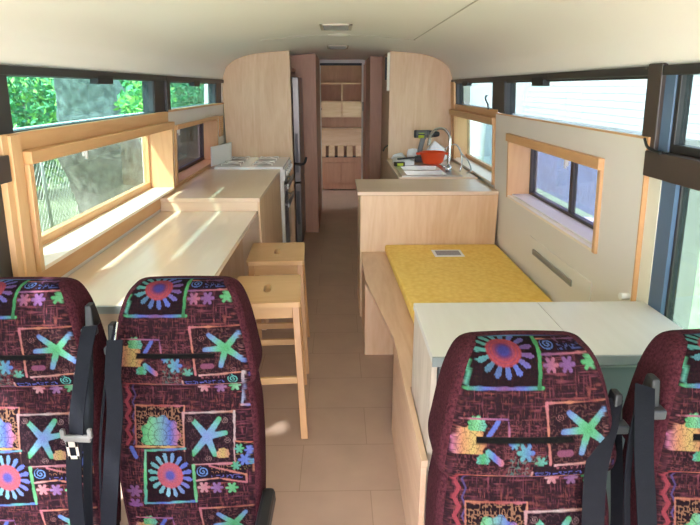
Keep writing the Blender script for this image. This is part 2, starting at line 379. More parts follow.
# inner casings (deep pine boxes round the low windows), each a thing that could be lifted out
def casing(side, y0, y1, z0, z1, dep, out, t, tt, sill, label, blind=False):
    root = thing('window_casing', label, 'window frame', (wx(side, z0, 0), (y0+y1)/2, z0), group=None); off = Matrix.Translation(-root.location)
    parts = [('side_board', (y0, y0+t, z0, z1-tt-.0005), 'pine_z'), ('side_board', (y1-t, y1, z0, z1-tt-.0005), 'pine_z'), ('head_board', (y0, y1, z1-tt, z1), 'pine'), ('sill_board', (y0+t, y1-t, z0, z0+.016), sill)]
    for n, a, m_ in parts:
        mb = MB(); wbox(mb, side, *a, GD+.012, out+(.012 if n == 'head_board' else 0), .002); p = mb.build(n, m_, root); p.data.transform(off)
    if blind:
        mb = MB(); wbox(mb, side, y0+t+.002, y1-t-.002, z1-tt-.03, z1-tt-.001, GD+.03, GD+.06, .004); p = mb.build('blind_roll', 'pine', root); p.data.transform(off)
    return root
casing(-1, 1.955, 3.715, .885, 1.335, 0, .04, .028, .045, 'sill', 'long deep pine window casing on the left wall above the table')
casing(-1, 3.86, 5.25, .885, 1.30, 0, .015, .028, .03, 'pine', 'pine casing round the small dark window beside the stove')
casing(1, 2.275, 3.60, .845, 1.265, 0, .032, .028, .048, 'sill', 'honey pine casing round the small two-pane window in the cream panel', True)
casing(1, 3.95, 5.50, .865, 1.345, 0, .03, .028, .05, 'sill', 'pine window casing above the kitchen sink', True)
# white window catches hanging from the sashes
def catch(side, y, z, dd, lab):
    mb = MB(); wbox(mb, side, y-.014, y+.014, z-.045, z+.012, dd, dd+.012, .003); mb2 = mb
    wbox(mb2, side, y-.007, y+.007, z-.06, z-.01, dd+.01, dd+.02, .002)
    return tag(mb.build('window_catch', 'white'), lab, 'catch')
catch(-1, 2.72, 1.275, GD+.02, 'white catch at the top of the long dusty window over the table')
catch(-1, 4.35, 1.255, GD+.02, 'white catch on the small dark window beside the stove')
catch(1, 2.93, 1.19, GD+.035, 'white catch between the two panes of the cream panel window')
# big cream panel on the right with ply edging, grille and hatch
root = thing('wall_panel', 'large cream wall panel with ply edging around the two-pane window', 'panel', (1.09, 2.95, .40))
off = Matrix.Translation(-root.location)
mb = MB(); o0, o1 = 0.002, .018
for a in ((1.965, 2.275, .30, 1.372), (3.60, 3.93, .30, 1.372), (2.275, 3.60, .30, .845), (2.275, 3.60, 1.265, 1.372)): wbox(mb, 1, *a, o0, o1)
p = mb.build('panel_board', 'cream', root); p.data.transform(off)
mb = MB(); wbox(mb, 1, 1.957, 3.93, 1.372, 1.38, o0, o1+.002); wbox(mb, 1, 1.957, 1.965, .30, 1.372, o0, o1+.002); wbox(mb, 1, 3.93, 3.938, .40, 1.38, o0, o1+.002)
p = mb.build('ply_edging', 'pine', root); p.data.transform(off)
mb = MB(); wbox(mb, 1, 2.30, 3.14, .50, .70, o1, o1+.006, .003); p = mb.build('hatch_cover', 'cream', root); p.data.transform(off)
mb = MB(); wbox(mb, 1, 2.50, 3.05, .606, .640, o1+.006, o1+.016, .002)
for k in range(3): wbox(mb, 1, 2.51, 3.04, .612+k*.009, .616+k*.009, o1+.014, o1+.020)
p = mb.build('air_grille', 'alu', root); p.data.transform(off)
mb = MB(); c = atY(636, 296, 1.985); c.x = wx(1, c.z, .018)
mb.tube([c+Vector((.004, 0, 0)), c+Vector((-.035, 0, 0))], .014, 16); tag(mb.build('door_stop', 'white'), 'small white cylindrical stop on the near edge of the cream panel', 'door stop')
# louvre vent by bulkhead left
root = thing('wall_vent', 'small wooden louvred vent on the left wall beside the bulkhead', 'vent', (-1.13, 5.42, 1.18)); off = Matrix.Translation(-root.location)
mb = MB()
for a in ((5.34, 5.50, 1.10, 1.115), (5.34, 5.50, 1.275, 1.29), (5.34, 5.355, 1.10, 1.29), (5.485, 5.50, 1.10, 1.29)): wbox(mb, -1, *a, 0, .014)
p = mb.build('vent_frame', 'pine', root); p.data.transform(off)
mb = MB()
for k in range(9): wbox(mb, -1, 5.355, 5.485, 1.118+k*.0175, 1.127+k*.0175, 0.001, .011)
wbox(mb, -1, 5.45, 5.455, 1.115, 1.275, .001, .008)
p = mb.build('louvre', 'pine', root); p.data.transform(off)
# small black cable beside the kitchen window
mb = MB(); a = [Vector((wx(1, 1.5, .0), 4.25, 1.49)), Vector((wx(1, 1.47, .03), 4.18, 1.475)), Vector((wx(1, 1.44, .035), 4.10, 1.44)), Vector((wx(1, 1.4, .03), 4.08, 1.40))]
mb.tube(spline(a, 5), .006, 8); tag(mb.build('cable', 'rubber'), 'short curved black cable poking out above the sink window', 'cable')
mb = MB(); a = [Vector((wx(1, 1.37, .035), 1.955, 1.375)), Vector((wx(1, 1.35, .05), 1.90, 1.35)), Vector((wx(1, 1.34, .05), 1.82, 1.338))]
mb.tube(spline(a, 5), .005, 8); tag(mb.build('window_stay', 'rubber'), 'black window stay lying on the brown rail at the right', 'window stay')

# ------------------------------------------------------------------ bulkheads, corridor, far room
def cupboard_poly(x0, x1):
    n = 14; xs = [x0+(x1-x0)*i/n for i in range(n+1)]
    return [(x0, FL), (x1, FL)]+[(x, ceil_z(x)-.004) for x in xs[::-1]]
root = thing('tall_cupboard', 'tall plywood bulkhead cupboard left of the corridor behind the stove', 'cupboard', (-.8, YB, FL)); off = Matrix.Translation(-root.location)
mb = MB(); mb.prism(cupboard_poly(-1.125, -.465), YB, YB+.09, 'Y'); p = mb.build('front_panel', 'ply', root); p.data.transform(off)
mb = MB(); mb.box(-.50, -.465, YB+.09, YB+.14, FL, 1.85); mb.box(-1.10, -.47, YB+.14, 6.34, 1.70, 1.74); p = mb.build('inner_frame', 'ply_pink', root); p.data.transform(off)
root = thing('tall_cupboard', 'tall plywood cupboard right of the corridor behind the kitchen sink', 'cupboard', (.8, YB, FL)); off = Matrix.Translation(-root.location)
mb = MB(); mb.prism(cupboard_poly(.505, 1.125), YB, 6.5, 'Y'); p = mb.build('cupboard_body', 'ply', root); p.data.transform(off)
mb = MB(); mb.box(.478, .503, YB+.0, YB+.02, 1.52, 1.87); p = mb.build('door', 'creamstrip', root); p.data.transform(off)
mb = MB(); mb.box(.46, .50, YB+.03, YB+.05, 1.62, 1.83, .003); p = mb.build('gap_shade', 'rubber', root); p.data.transform(off)  # black block standing in for the shaded gap behind the door edge
mb = MB(); mb.tube([(.505, YB+.02, .99), (.47, YB+.0, .97), (.455, YB+.02, .935)], .008, 8); p = mb.build('handle', 'rubber', root); p.data.transform(off)
# closet past the fridge, and the one opposite
root = thing('tall_closet', 'dim pinkish plywood closet past the fridge beside the doorway', 'closet', (-.6, 6.35, FL)); off = Matrix.Translation(-root.location)
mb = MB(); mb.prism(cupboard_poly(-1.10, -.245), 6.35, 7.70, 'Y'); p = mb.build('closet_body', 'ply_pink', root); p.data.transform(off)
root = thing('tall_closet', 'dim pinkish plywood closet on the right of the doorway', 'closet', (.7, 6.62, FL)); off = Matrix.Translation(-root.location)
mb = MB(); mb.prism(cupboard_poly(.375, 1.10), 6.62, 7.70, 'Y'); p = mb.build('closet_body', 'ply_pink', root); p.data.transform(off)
# wall with doorway at Y 7.75
def top_strip(x0, x1, z): n = 8; return [(x0, z), (x1, z)]+[(x1+(x0-x1)*i/n, ceil_z(x1+(x0-x1)*i/n)-.002) for i in range(n+1)]
mb = MB(); mb.prism(cupboard_poly(-1.10, -.30), 7.72, 7.80, 'Y'); mb.prism(cupboard_poly(.36, 1.10), 7.72, 7.80, 'Y'); mb.prism(top_strip(-.30, .36, 1.90), 7.72, 7.80, 'Y')
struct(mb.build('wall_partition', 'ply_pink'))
root = sempty('door_1', (0, 7.7, FL)); off = Matrix.Translation(-root.location)
mb = MB(); mb.box(-.30, -.235, 7.70, 7.82, FL, 1.86); mb.box(-.30, .36, 7.70, 7.82, 1.86, 1.905); mb.box(.325, .345, 7.70, 7.82, FL, 1.86)
p = mb.build('door_frame', 'cream', root); p.data.transform(off)
mb = MB(); mb.box(.345, .43, 7.66, 7.69, FL+.01, 1.84, .003); p = mb.build('door_leaf', 'ply_pink', root); p.data.transform(off)
mb = MB(); mb.box(-.24, .32, 7.66, 7.70, 1.83, 1.86, .003); p = mb.build('door_track', 'rubber', root); p.data.transform(off)
mb = MB(); mb.tube([(.335, 7.64, 1.25), (.335, 7.62, 1.30), (.335, 7.64, 1.36)], .012, 8); p = mb.build('door_handle', 'alu', root); p.data.transform(off)
# far bedroom fittings
FY = 9.18
root = thing('shelf_unit', 'plywood shelf unit with open compartments on the rear bedroom wall', 'shelves', (0, FY+.1, .9)); off = Matrix.Translation(-root.location)
mb = MB()
for z in (.88, 1.08, 1.315, 1.605): mb.box(-1.05, 1.05, FY+.05, FY+.40, z, z+.02)
for x in (-1.05, -.40, .055, .5, 1.03): mb.box(x, x+.02, FY+.05, FY+.40, 1.08, 1.605)
p = mb.build('shelf_carcass', 'ply_x', root); p.data.transform(off)
for x0, x1, l in ((-.38, .053, 0), (.077, .498, 1)):
    mb = MB(); mb.box(x0, x1, FY+.03, FY+.05, 1.10, 1.315, .002); p = mb.build('door', 'ply_x', root); p.data.transform(off)
    if not l:
        mb = MB(); mb.tube([(x0+.1, FY+.02, 1.215), (x0+.1, FY+.032, 1.215)], .014, 12); q = mb.build('finger_hole', 'rubber', p); q.data.transform(off)
root = thing('slatted_bed', 'slatted plywood bed base with cupboards beneath in the rear bedroom', 'bed', (0, FY, FL)); off = Matrix.Translation(-root.location)
mb = MB(); mb.box(-1.05, 1.05, FY, FY+.03, FL+.02, .36); mb.box(-1.05, 1.05, FY-.015, FY+.03, .36, .43); p = mb.build('cupboard_front', 'ply_pink', root); p.data.transform(off)
for x in (-.23, .055):
    mb = MB(); mb.box(x, x+.27, FY-.018, FY, .0, .345, .003); p = mb.build('cupboard_door', 'ply_pink', root); p.data.transform(off)
mb = MB(); mb.box(-1.05, 1.05, FY+.2, FY+.22, .60, .87); p = mb.build('back_board', 'ply_x', root); p.data.transform(off)
for k in range(9):
    x = -.62+k*.152
    mb = MB(); mb.hexa([(x, FY-.01, .44), (x+.10, FY-.01, .44), (x+.10, FY+.2, .60), (x, FY+.2, .60), (x, FY-.01, .455), (x+.10, FY-.01, .455), (x+.10, FY+.2, .615), (x, FY+.2, .615)])
    p = mb.build('bed_slat', 'ply_y', root); p.data.transform(off)
mb = MB(); mb.box(-1.05, 1.05, FY+.02, FY+.19, .42, .44); p = mb.build('bed_underframe', 'rubber', root); p.data.transform(off)
# ceiling fittings
M['vent_plastic'] = mat('vent_plastic', rgb(186, 174, 160), .6)
M['vent_dark'] = mat('vent_grille_grey', rgb(128, 122, 116), .6)
def ceil_vent(x, y, w, l, label, m2='vent_dark'):
    z = ceil_z(abs(x)+w/2)-.002
    root = thing('ceiling_vent', label, 'vent', (x, y, z)); mb = MB()
    for a in ((-w/2, w/2, -l/2, -l/2+.02), (-w/2, w/2, l/2-.02, l/2), (-w/2, -w/2+.02, -l/2, l/2), (w/2-.02, w/2, -l/2, l/2)): mb.box(a[0], a[1], a[2], a[3], -.005, .012, .001)
    mb.build('vent_frame', 'vent_plastic', root); mb = MB(); n = 7
    for k in range(n): yy = -l/2+.03+(l-.06)*k/(n-1); mb.box(-w/2+.02, w/2-.02, yy-.008, yy+.008, -.007, -.004)
    mb.box(-w/2+.02, w/2-.02, -l/2+.02, l/2-.02, -.003, .0); mb.build('vent_grille', m2, root); return root
ceil_vent(-.01, 3.72, .20, .32, 'nearest square vent in the curved cream ceiling')
ceil_vent(0, 5.5, .20, .36, 'ceiling vent just before the corridor, middle one')
v = ceil_vent(.03, 8.6, .22, .30, 'ceiling vent inside the rear bedroom')
root = thing('ceiling_light', 'shallow white dome light behind the nearest ceiling vent', 'light', (.01, 4.3, ceil_z(.1)+.006))
mb = MB(); mb.lathe([(0, -.020), (.05, -.017), (.08, -.009), (.09, .0), (.09, .02)], seg=28); mb.build('diffuser', 'cream', root)

# ------------------------------------------------------------------ left side furniture
def part(root, name, mb, m, lab=None):
    p = mb.build(name, m, root); p.data.transform(Matrix.Translation(-root.location))
    if lab: p['label'] = lab
    return p
TZ = .78
root = thing('bar_table', 'long pale glossy plywood table top along the left windows', 'table', (-.84, 2.7, FL))
mb = MB(); mb.hexa([(-1.165, 1.88, TZ-.028), (-.537, 1.88, TZ-.028), (-.537, 3.565, TZ-.028), (-1.165, 3.565, TZ-.028),
                    (-1.165, 1.88, TZ), (-.537, 1.88, TZ), (-.537, 3.565, TZ), (-1.165, 3.565, TZ)], .002); part(root, 'table_top', mb, 'table')
mb = MB(); mb.box(-1.16, -.537, 1.868, 1.879, TZ-.03, TZ-.001); part(root, 'edge_strip', mb, 'alu', 'aluminium edge strip')
mb = MB(); mb.box(-1.15, -.66, 2.02, 2.045, .28, TZ-.03); part(root, 'support_panel', mb, 'ply_x')
mb = MB(); mb.box(-1.17, -1.13, 1.88, 3.56, TZ-.09, TZ-.03); part(root, 'wall_batten', mb, 'pine')
mb = MB(); mb.box(-1.14, -.75, 1.97, 2.02, .16, .25, .004); mb.box(-1.15, -.70, 2.03, 3.5, FL, .25, .005)
tag(mb.build('wheel_box', 'cream'), 'low pale boxed step under the long table', 'box')
CZ = .868
root = thing('base_cabinet', 'plywood base cabinet and worktop between the table and the stove', 'cabinet', (-.84, 4.1, FL))
mb = MB(); mb.box(-1.145, -.53, 3.58, 4.76, FL, CZ-.03); part(root, 'cabinet_body', mb, 'ply')
mb = MB(); mb.box(-1.165, -.512, 3.50-.03, 4.775, CZ-.026, CZ, .003); part(root, 'worktop', mb, 'counter')
mb = MB(); mb.box(-1.16, -.53, 3.475, 3.58, TZ+.001, CZ-.027); mb.box(-.66, -.53, 3.575, 3.585, FL, TZ-.04); part(root, 'end_panel', mb, 'counter_x')
mb = MB(); mb.box(-.53, -.515, 3.475, 4.76, FL+.05, CZ-.027, .002); part(root, 'side_panel', mb, 'ply')
# stove
root = thing('stove', 'white gas stove with black oven door and splash lid beside the bulkhead', 'stove', (-.83, 5.15, FL))
mb = MB(); mb.box(-1.10, -.515, 4.785, 5.52, FL+.03, CZ-.01, .004); part(root, 'stove_body', mb, 'enamel')
mb = MB(); mb.box(-1.09, -.49, 4.785, 5.52, CZ-.01, CZ+.018, .006); part(root, 'hob_top', mb, 'enamel')
for i, (x, y) in enumerate(((-.96, 4.97), (-.96, 5.33), (-.68, 4.97), (-.68, 5.33))):
    mb = MB(); mb.lathe([(0, .014), (.035, .014), (.04, .010), (.055, .008), (.06, .004)], (x, y, CZ+.014), 18); b = part(root, 'burner', mb, 'alu')
    mb = MB()
    mb.tube([(x+.05*math.cos(q*PI/8), y+.05*math.sin(q*PI/8), CZ+.034) for q in range(17)], .003, 6, False)
    for a in range(4):
        c, s_ = math.cos(a*PI/2+PI/4), math.sin(a*PI/2+PI/4); mb.beam((x+c*.03, y+s_*.03, CZ+.034), (x+c*.12, y+s_*.12, CZ+.034), .006, .006); mb.beam((x+c*.12, y+s_*.12, CZ+.034), (x+c*.12, y+s_*.12, CZ+.018), .006, .006, (1, 0, 0))
    part(root, 'pan_support', mb, 'enamel')
mb = MB(); mb.box(-.515, -.475, 4.80, 5.50, CZ-.11, CZ-.008, .008); part(root, 'control_panel', mb, 'enamel')
for k in range(5):
    mb = MB(); y = 4.90+k*.125; mb.tube([(-.475, y, CZ-.055), (-.455, y, CZ-.055)], .02, 14); part(root, 'knob', mb, 'white')
mb = MB(); mb.box(-.515, -.492, 4.83, 5.48, .10, CZ-.12, .004); od = part(root, 'oven_door', mb, 'blackgloss')
for z in (.70, .53):
    mb = MB(); mb.tube([(-.49, 4.88, z), (-.462, 4.88, z+.0)], .009, 8); mb.tube([(-.49, 5.43, z), (-.462, 5.43, z)], .009, 8); mb.beam((-.458, 4.86, z), (-.458, 5.45, z), .014, .045)
    part(root, 'door_handle', mb, 'alu')
mb = MB(); mb.box(-.516, -.488, 4.79, 4.83, FL+.05, CZ-.02, .003); part(root, 'edge_trim', mb, 'white')
mb = MB(); mb.hexa([(-1.115, 4.80, CZ+.02), (-1.02, 5.24, CZ+.02), (-1.03, 5.25, CZ+.02), (-1.125, 4.81, CZ+.02), (-1.105, 4.80, CZ+.19), (-1.01, 5.24, CZ+.19), (-1.02, 5.25, CZ+.19), (-1.115, 4.81, CZ+.19)], .003)
tag(mb.build('splash_board', 'white'), 'white splash board leaning on the stove under the left window', 'board')
# fridge
root = thing('fridge', 'tall dark steel fridge in the corridor beside the left bulkhead', 'fridge', (-.78, 5.95, FL))
mb = MB(); mb.box(-1.08, -.465, 5.72, 6.30, FL, 1.655, .006); part(root, 'fridge_body', mb, 'darkgrey')
for z0, z1 in ((FL+.04, .585), (.60, 1.65)):
    mb = MB(); mb.box(-.46, -.395, 5.70, 6.31, z0, z1, .006); d_ = part(root, 'fridge_door', mb, 'fridge')
    mb = MB(); zz = (.14, .50) if z0 < 0 else (.70, 1.10); mb.box(-.445, -.418, 5.694, 5.702, zz[0], zz[1], .002); q = mb.build('finger_recess', 'fridge_dark', d_); q.data.transform(Matrix.Translation(-root.location))
mb = MB(); mb.tube(spline([(-.46, 5.69, .795), (-.40, 5.68, .785), (-.355, 5.69, .80), (-.335, 5.70, .86)], 4), .012, 8); part(root, 'door_latch', mb, 'rubber')

# ------------------------------------------------------------------ right side furniture
root = thing('peninsula_unit', 'plywood peninsula with broad top between the kitchen and the yellow bed', 'cabinet', (.65, 4.0, FL))
mb = MB(); mb.box(.155, 1.145, 3.803, 4.33, FL, .817, .002); part(root, 'unit_body', mb, 'ply')
mb = MB(); mb.box(.135, 1.145, 3.80, 4.36, .819, .845, .003); part(root, 'unit_top', mb, 'counter_x')
root = thing('kitchen_counter', 'plywood kitchen counter holding the sink under the right window', 'counter', (.8, 4.95, FL))
mb = MB(); mb.box(.50, 1.12, 4.37, 5.54, FL, .70, .002); mb.box(.50, .518, 4.37, 5.54, .70, .832); part(root, 'counter_body', mb, 'ply_y')
mb = MB()   # worktop with sink cut-out
SX0, SX1, SY0, SY1 = .535, 1.0, 4.42, 5.05
for a in ((.488, SX0, 4.37, 5.54), (SX1, 1.135, 4.37, 5.54), (SX0, SX1, 4.37, SY0), (SX0, SX1, SY1, 5.54)): mb.box(a[0], a[1], a[2], a[3], .832, .856)
part(root, 'worktop', mb, 'counter')
root = thing('sink', 'stainless steel double bowl sink set in the kitchen counter', 'sink', (.77, 4.72, .856))
mb = MB(); z = .860
yb = (4.45, 4.70, 4.74, 5.0)
for a in ((SX0-.015, SX1+.015, SY0-.015, yb[0]), (SX0-.015, SX1+.015, yb[3], SY1+.015), (SX0-.015, SX0+.03, yb[0], yb[3]), (SX1-.10, SX1+.015, yb[0], yb[3]), (SX0+.03, SX1-.10, yb[1], yb[2])): mb.box(a[0], a[1], a[2], a[3], z-.003, z+.003)
part(root, 'rim', mb, 'steel')
for y0, y1 in ((yb[0], yb[1]), (yb[2], yb[3])):
    mb = MB(); x0, x1 = SX0+.03, SX1-.10; zb = .725; r_ = .03
    T = [(x0, y0, z), (x1, y0, z), (x1, y1, z), (x0, y1, z)]; Bm = [(x0+r_, y0+r_, zb), (x1-r_, y0+r_, zb), (x1-r_, y1-r_, zb), (x0+r_, y1-r_, zb)]
    tv = [mb.bm.verts.new(p) for p in T]; bv = [mb.bm.verts.new(p) for p in Bm]
    for i in range(4): mb.bm.faces.new((tv[i], tv[(i+1) % 4], bv[(i+1) % 4], bv[i]))
    mb.bm.faces.new(bv[::-1]); mb.lathe([(0, .004), (.03, .004), (.035, 0)], ((x0+x1)/2, (y0+y1)/2, zb), 16)
    part(root, 'bowl', mb, 'steel')
root = thing('kitchen_tap', 'tall chrome gooseneck tap behind the sink', 'tap', (.94, 4.62, .863))
B = Vector((.94, 4.62, .863)); mb = MB(); mb.tube([B, B+Vector((0, 0, .05))], .024, 16); part(root, 'tap_base', mb, 'chrome')
sp = [B+Vector((0, 0, .05)), B+Vector((.0, 0, .22)), B+Vector((-.005, .01, .30)), B+Vector((-.05, .05, .355)), B+Vector((-.11, .09, .345)), B+Vector((-.15, .12, .29)), B+Vector((-.16, .13, .21))]
mb = MB(); mb.tube(spline(sp, 8), .012, 12); part(root, 'spout', mb, 'chrome')
mb = MB(); mb.tube([B+Vector((0, 0, .035)), B+Vector((-.055, -.02, .05))], .008, 8); mb.tube([B+Vector((-.05, -.02, .045)), B+Vector((-.08, -.03, .075))], .006, 8); part(root, 'lever', mb, 'chrome')
root = thing('filter_tap', 'thin chrome filter tap with hanging hose beside the window', 'tap', (1.05, 4.66, .857))
B = Vector((1.05, 4.66, .857)); mb = MB(); sp = [B, B+Vector((.01, 0, .08)), B+Vector((-.01, .0, .18)), B+Vector((-.05, .02, .23)), B+Vector((-.10, .04, .215)), B+Vector((-.13, .05, .18))]
mb.tube(spline(sp, 6), .007, 8); part(root, 'spout', mb, 'chrome')
mb = MB(); mb.tube(spline([B+Vector((-.04, .02, .23)), B+Vector((0, -.02, .16)), B+Vector((.05, -.06, .10)), B+Vector((.07, -.1, .03)), B+Vector((.03, -.12, .006))], 6), .0055, 8); part(root, 'hose', mb, 'alu')
# things on the counter
KZ = .857
root = thing('washing_up_bowl', 'round orange plastic bowl by the kitchen tap', 'bowl', (.90, 5.20, KZ))
mb = MB(); mb.lathe([(0, .004), (.085, .0), (.10, .02), (.118, .10), (.126, .102), (.126, .110), (.112, .108), (.094, .022), (0, .012)], (0, 0, 0), 32); mb.build('bowl_body', 'orange', root, True)
for sx in (-1, 1): mb = MB(); mb.box(sx*.16, sx*.115, -.02, .02, .085, .105, .006); mb.build('lug_handle', 'orange', root)
def crumple(name, c, r, sq, label, seed, m='bag'):
    bm = bmesh.new(); bmesh.ops.create_icosphere(bm, subdivisions=4, radius=1); rr = random.Random(seed)
    dirs = [Vector((rr.gauss(0, 1), rr.gauss(0, 1), rr.gauss(0, 1))).normalized() for _ in range(26)]; offs = [rr.uniform(.72, 1) for _ in dirs]
    for v in bm.verts:
        n = v.co.normalized(); k = min([o_/max(n.dot(d), .05) for d, o_ in zip(dirs, offs)]+[1.25]); v.co = n*k
        v.co = Vector((v.co.x*r*sq[0], v.co.y*r*sq[1], max(v.co.z*r*sq[2], -r*sq[2]*.7)+r*sq[2]*.7))
    me = bpy.data.meshes.new(name); bm.to_mesh(me); bm.free(); o = link(name, me, m, None, False); o.location = c
    return tag(o, label, 'plastic bag' if m == 'bag' else 'cloth')
crumple('plastic_bag', (.735, 5.46, KZ), .058, (1.0, .8, 1.2), 'crumpled white plastic bag behind the cordless drill handle', 3)
crumple('plastic_bag', (.97, 5.42, KZ), .10, (1.2, .7, 1.1), 'crumpled white plastic bag behind the orange bowl', 11)
crumple('plastic_bag', (.60, 5.45, KZ+.0), .05, (1.5, .8, .9), 'small white bundle by the tall cupboard left of the drill', 21)
root = thing('parts_tray', 'shallow white tray of bits on the counter corner', 'tray', (.615, 5.17, KZ))
mb = MB(); mb.box(-.085, .085, -.12, .12, 0, .006, .002)
for a in ((-.09, -.082, -.125, .125), (.082, .09, -.125, .125), (-.09, .09, -.125, -.117), (-.09, .09, .117, .125)): mb.box(a[0], a[1], a[2], a[3], 0, .045, .002)
mb.build('tray_body', 'white', root)
mb = MB(); mb.beam((-.06, -.06, .055), (.14, .02, .06), .022, .016, bev=.003); tag(mb.build('hand_tool', 'darkgrey'), 'dark grey hand tool lying across the white tray', 'tool'); bpy.data.objects['hand_tool'].location = (.615, 5.17, KZ)
mb = MB(); mb.box(-.045, .045, -.03, .03, 0, .038, .004); o = mb.build('small_box', 'rubber'); o.location = (.56, 5.0, KZ+.003); o.rotation_euler = (0, 0, .2); mb = MB(); mb.box(-.028, .028, -.032, -.0295, .008, .03); q = mb.build('box_label', 'lime', o); tag(o, 'little black box with a lime label on the counter before the tray', 'box')
# cordless drill standing on its battery
root = thing('cordless_drill', 'lime and grey cordless drill standing beside the orange bowl', 'drill', (.80, 5.34, KZ), -.1)
mb = MB(); mb.box(-.05, .03, -.04, .04, 0, .05, .006); mb.build('battery', 'darkgrey', root)
mb = MB(); mb.beam((-.01, 0, .048), (-.0, 0, .14), .05, .036, (0, 1, 0), .045, .034, .008); mb.beam((0, 0, .13), (.028, 0, .255), .045, .034, (0, 1, 0), .05, .036, .008)
mb.build('grip', 'greyplastic', root)
mb = MB(); Hc = .265
mb.tube([(-.055, 0, Hc), (-.05, 0, Hc), (.075, 0, Hc), (.085, 0, Hc)], [.028, .037, .037, .030], 18); mb.build('motor_housing', 'greyplastic', root)
mb = MB(); mb.tube([(-.025, 0, Hc-.003), (.03, 0, Hc-.003)], .0385, 18); mb.build('lime_band', 'lime', root)
mb = MB(); mb.tube([(-.068, 0, Hc), (-.064, 0, Hc), (-.045, 0, Hc)], [.024, .036, .0385], 18); mb.build('end_cap', 'darkgrey', root); mb = MB(); mb.tube([(.06, 0, Hc), (.062, 0, Hc), (.125, 0, Hc)], [.036, .0375, .031], 18); mb.build('collar', 'darkgrey', root)
mb = MB(); mb.box(-.03, .035, -.041, .041, Hc-.008, Hc+.006, .003); mb.build('name_strip', 'darkgrey', root)
mb = MB(); mb.tube([(.122, 0, Hc), (.13, 0, Hc), (.165, 0, Hc), (.178, 0, Hc)], [.028, .030, .024, .014], 16); mb.build('chuck', 'rubber', root)
mb = MB(); mb.box(.035, .05, -.01, .01, .215, .245, .003); mb.build('trigger', 'rubber', root)
# bench under the yellow mattress
BZ = .40
root = thing('bed_bench', 'plywood bench with angled front edge under the yellow mattress', 'bench', (.6, 3.0, FL))
poly = [(.163, 3.80), (.163, 3.20), (.262, 2.36), (.262, 1.46), (1.12, 1.46), (1.12, 3.80)]
mb = MB(); mb.prism(poly[:1]+poly[1:3]+[(.262, 1.915), (1.15, 1.915), (1.15, 3.80)], BZ-.025, BZ); part(root, 'bench_top', mb, 'ply_y')
mb = MB(); mb.box(.170, .19, 3.20, 3.795, FL, BZ-.027); mb.box(.163, .60, 3.185, 3.20, FL, BZ-.026); part(root, 'far_panel', mb, 'ply')
mb = MB(); mb.box(.262, .28, 1.46, 2.36, FL, BZ-.027); mb.box(.262, 1.10, 2.345, 2.36, FL, BZ-.027); part(root, 'front_panel', mb, 'ply_y')
mb = MB(); mb.box(.262, .283, 1.46, 1.915, BZ-.026, BZ); part(root, 'top_strip', mb, 'ply_y')
mb = MB(); mb.box(.60, .615, 2.36, 3.20, FL, BZ-.027); part(root, 'back_panel', mb, 'ply_pink')
root = thing('mattress', 'yellow textured mattress on the plywood bench', 'mattress', (.75, 3.0, BZ))
mb = MB(); mb.hexa([(.335, 3.785, BZ+.002), (.392, 1.93, BZ+.002), (1.15, 1.93, BZ+.002), (1.15, 3.785, BZ+.002), (.335, 3.785, BZ+.06), (.392, 1.93, BZ+.06), (1.15, 1.93, BZ+.06), (1.15, 3.785, BZ+.06)], .014); part(root, 'mattress_body', mb, 'yellow')
mb = MB(); mb.hexa([(.648, 3.63, BZ+.0595), (.650, 3.475, BZ+.0595), (.852, 3.475, BZ+.0595), (.852, 3.63, BZ+.0595), (.648, 3.63, BZ+.063), (.650, 3.475, BZ+.063), (.852, 3.475, BZ+.063), (.852, 3.63, BZ+.063)]); part(root, 'care_label', mb, 'white', 'white sewn-on label patch')
mb = MB(); mb.box(.668, .834, 3.50, 3.605, BZ+.063, BZ+.0645); part(root, 'label_print', mb, mat('label_grey', rgb(150, 146, 150), .6, .25, 90), 'grey printed area')
# grey topped cabinet behind the right seats
root = thing('drawer_cabinet', 'grey-topped cabinet with teal-grey doors behind the right bus seats', 'cabinet', (.72, 1.7, FL))
mb = MB(); mb.box(.287, .305, 1.50, 1.90, FL, .742); part(root, 'side_panel', mb, 'whitewash_side')
mb = MB(); mb.box(.305, 1.15, 1.53, 1.90, FL, .742); part(root, 'cabinet_body', mb, 'teal_grey')
for x0, x1 in ((.283, .756), (.7575, 1.17)):
    mb = MB(); mb.box(x0, x1, 1.476, 1.908, .742, .768, .002); part(root, 'cabinet_top', mb, 'whitewash')
mb = MB(); mb.box(.283, 1.15, 1.468, 1.477, .735, .767, .001); part(root, 'front_edge', mb, 'teal_grey_light')
for x0, x1 in ((.312, .748), (.756, 1.14)):
    mb = MB(); mb.box(x0, x1, 1.508, 1.528, -.05, .722, .003)
    d_ = part(root, 'door', mb, 'teal_grey')
    mb = MB()
    for z in (.68, .60, .45, .30):
        for x in (x0+.035, x1-.035):
            mb = MB(); mb.tube([(x, 1.508, z), (x, 1.5055, z)], .004, 8); q = mb.build('screw', 'rubber', d_); q.data.transform(Matrix.Translation(-root.location))
    mb = MB(); mb.box(x0, x1, 1.497, 1.507, .712, .718); q = mb.build('edge_bead', 'alu', d_); q.data.transform(Matrix.Translation(-root.location))

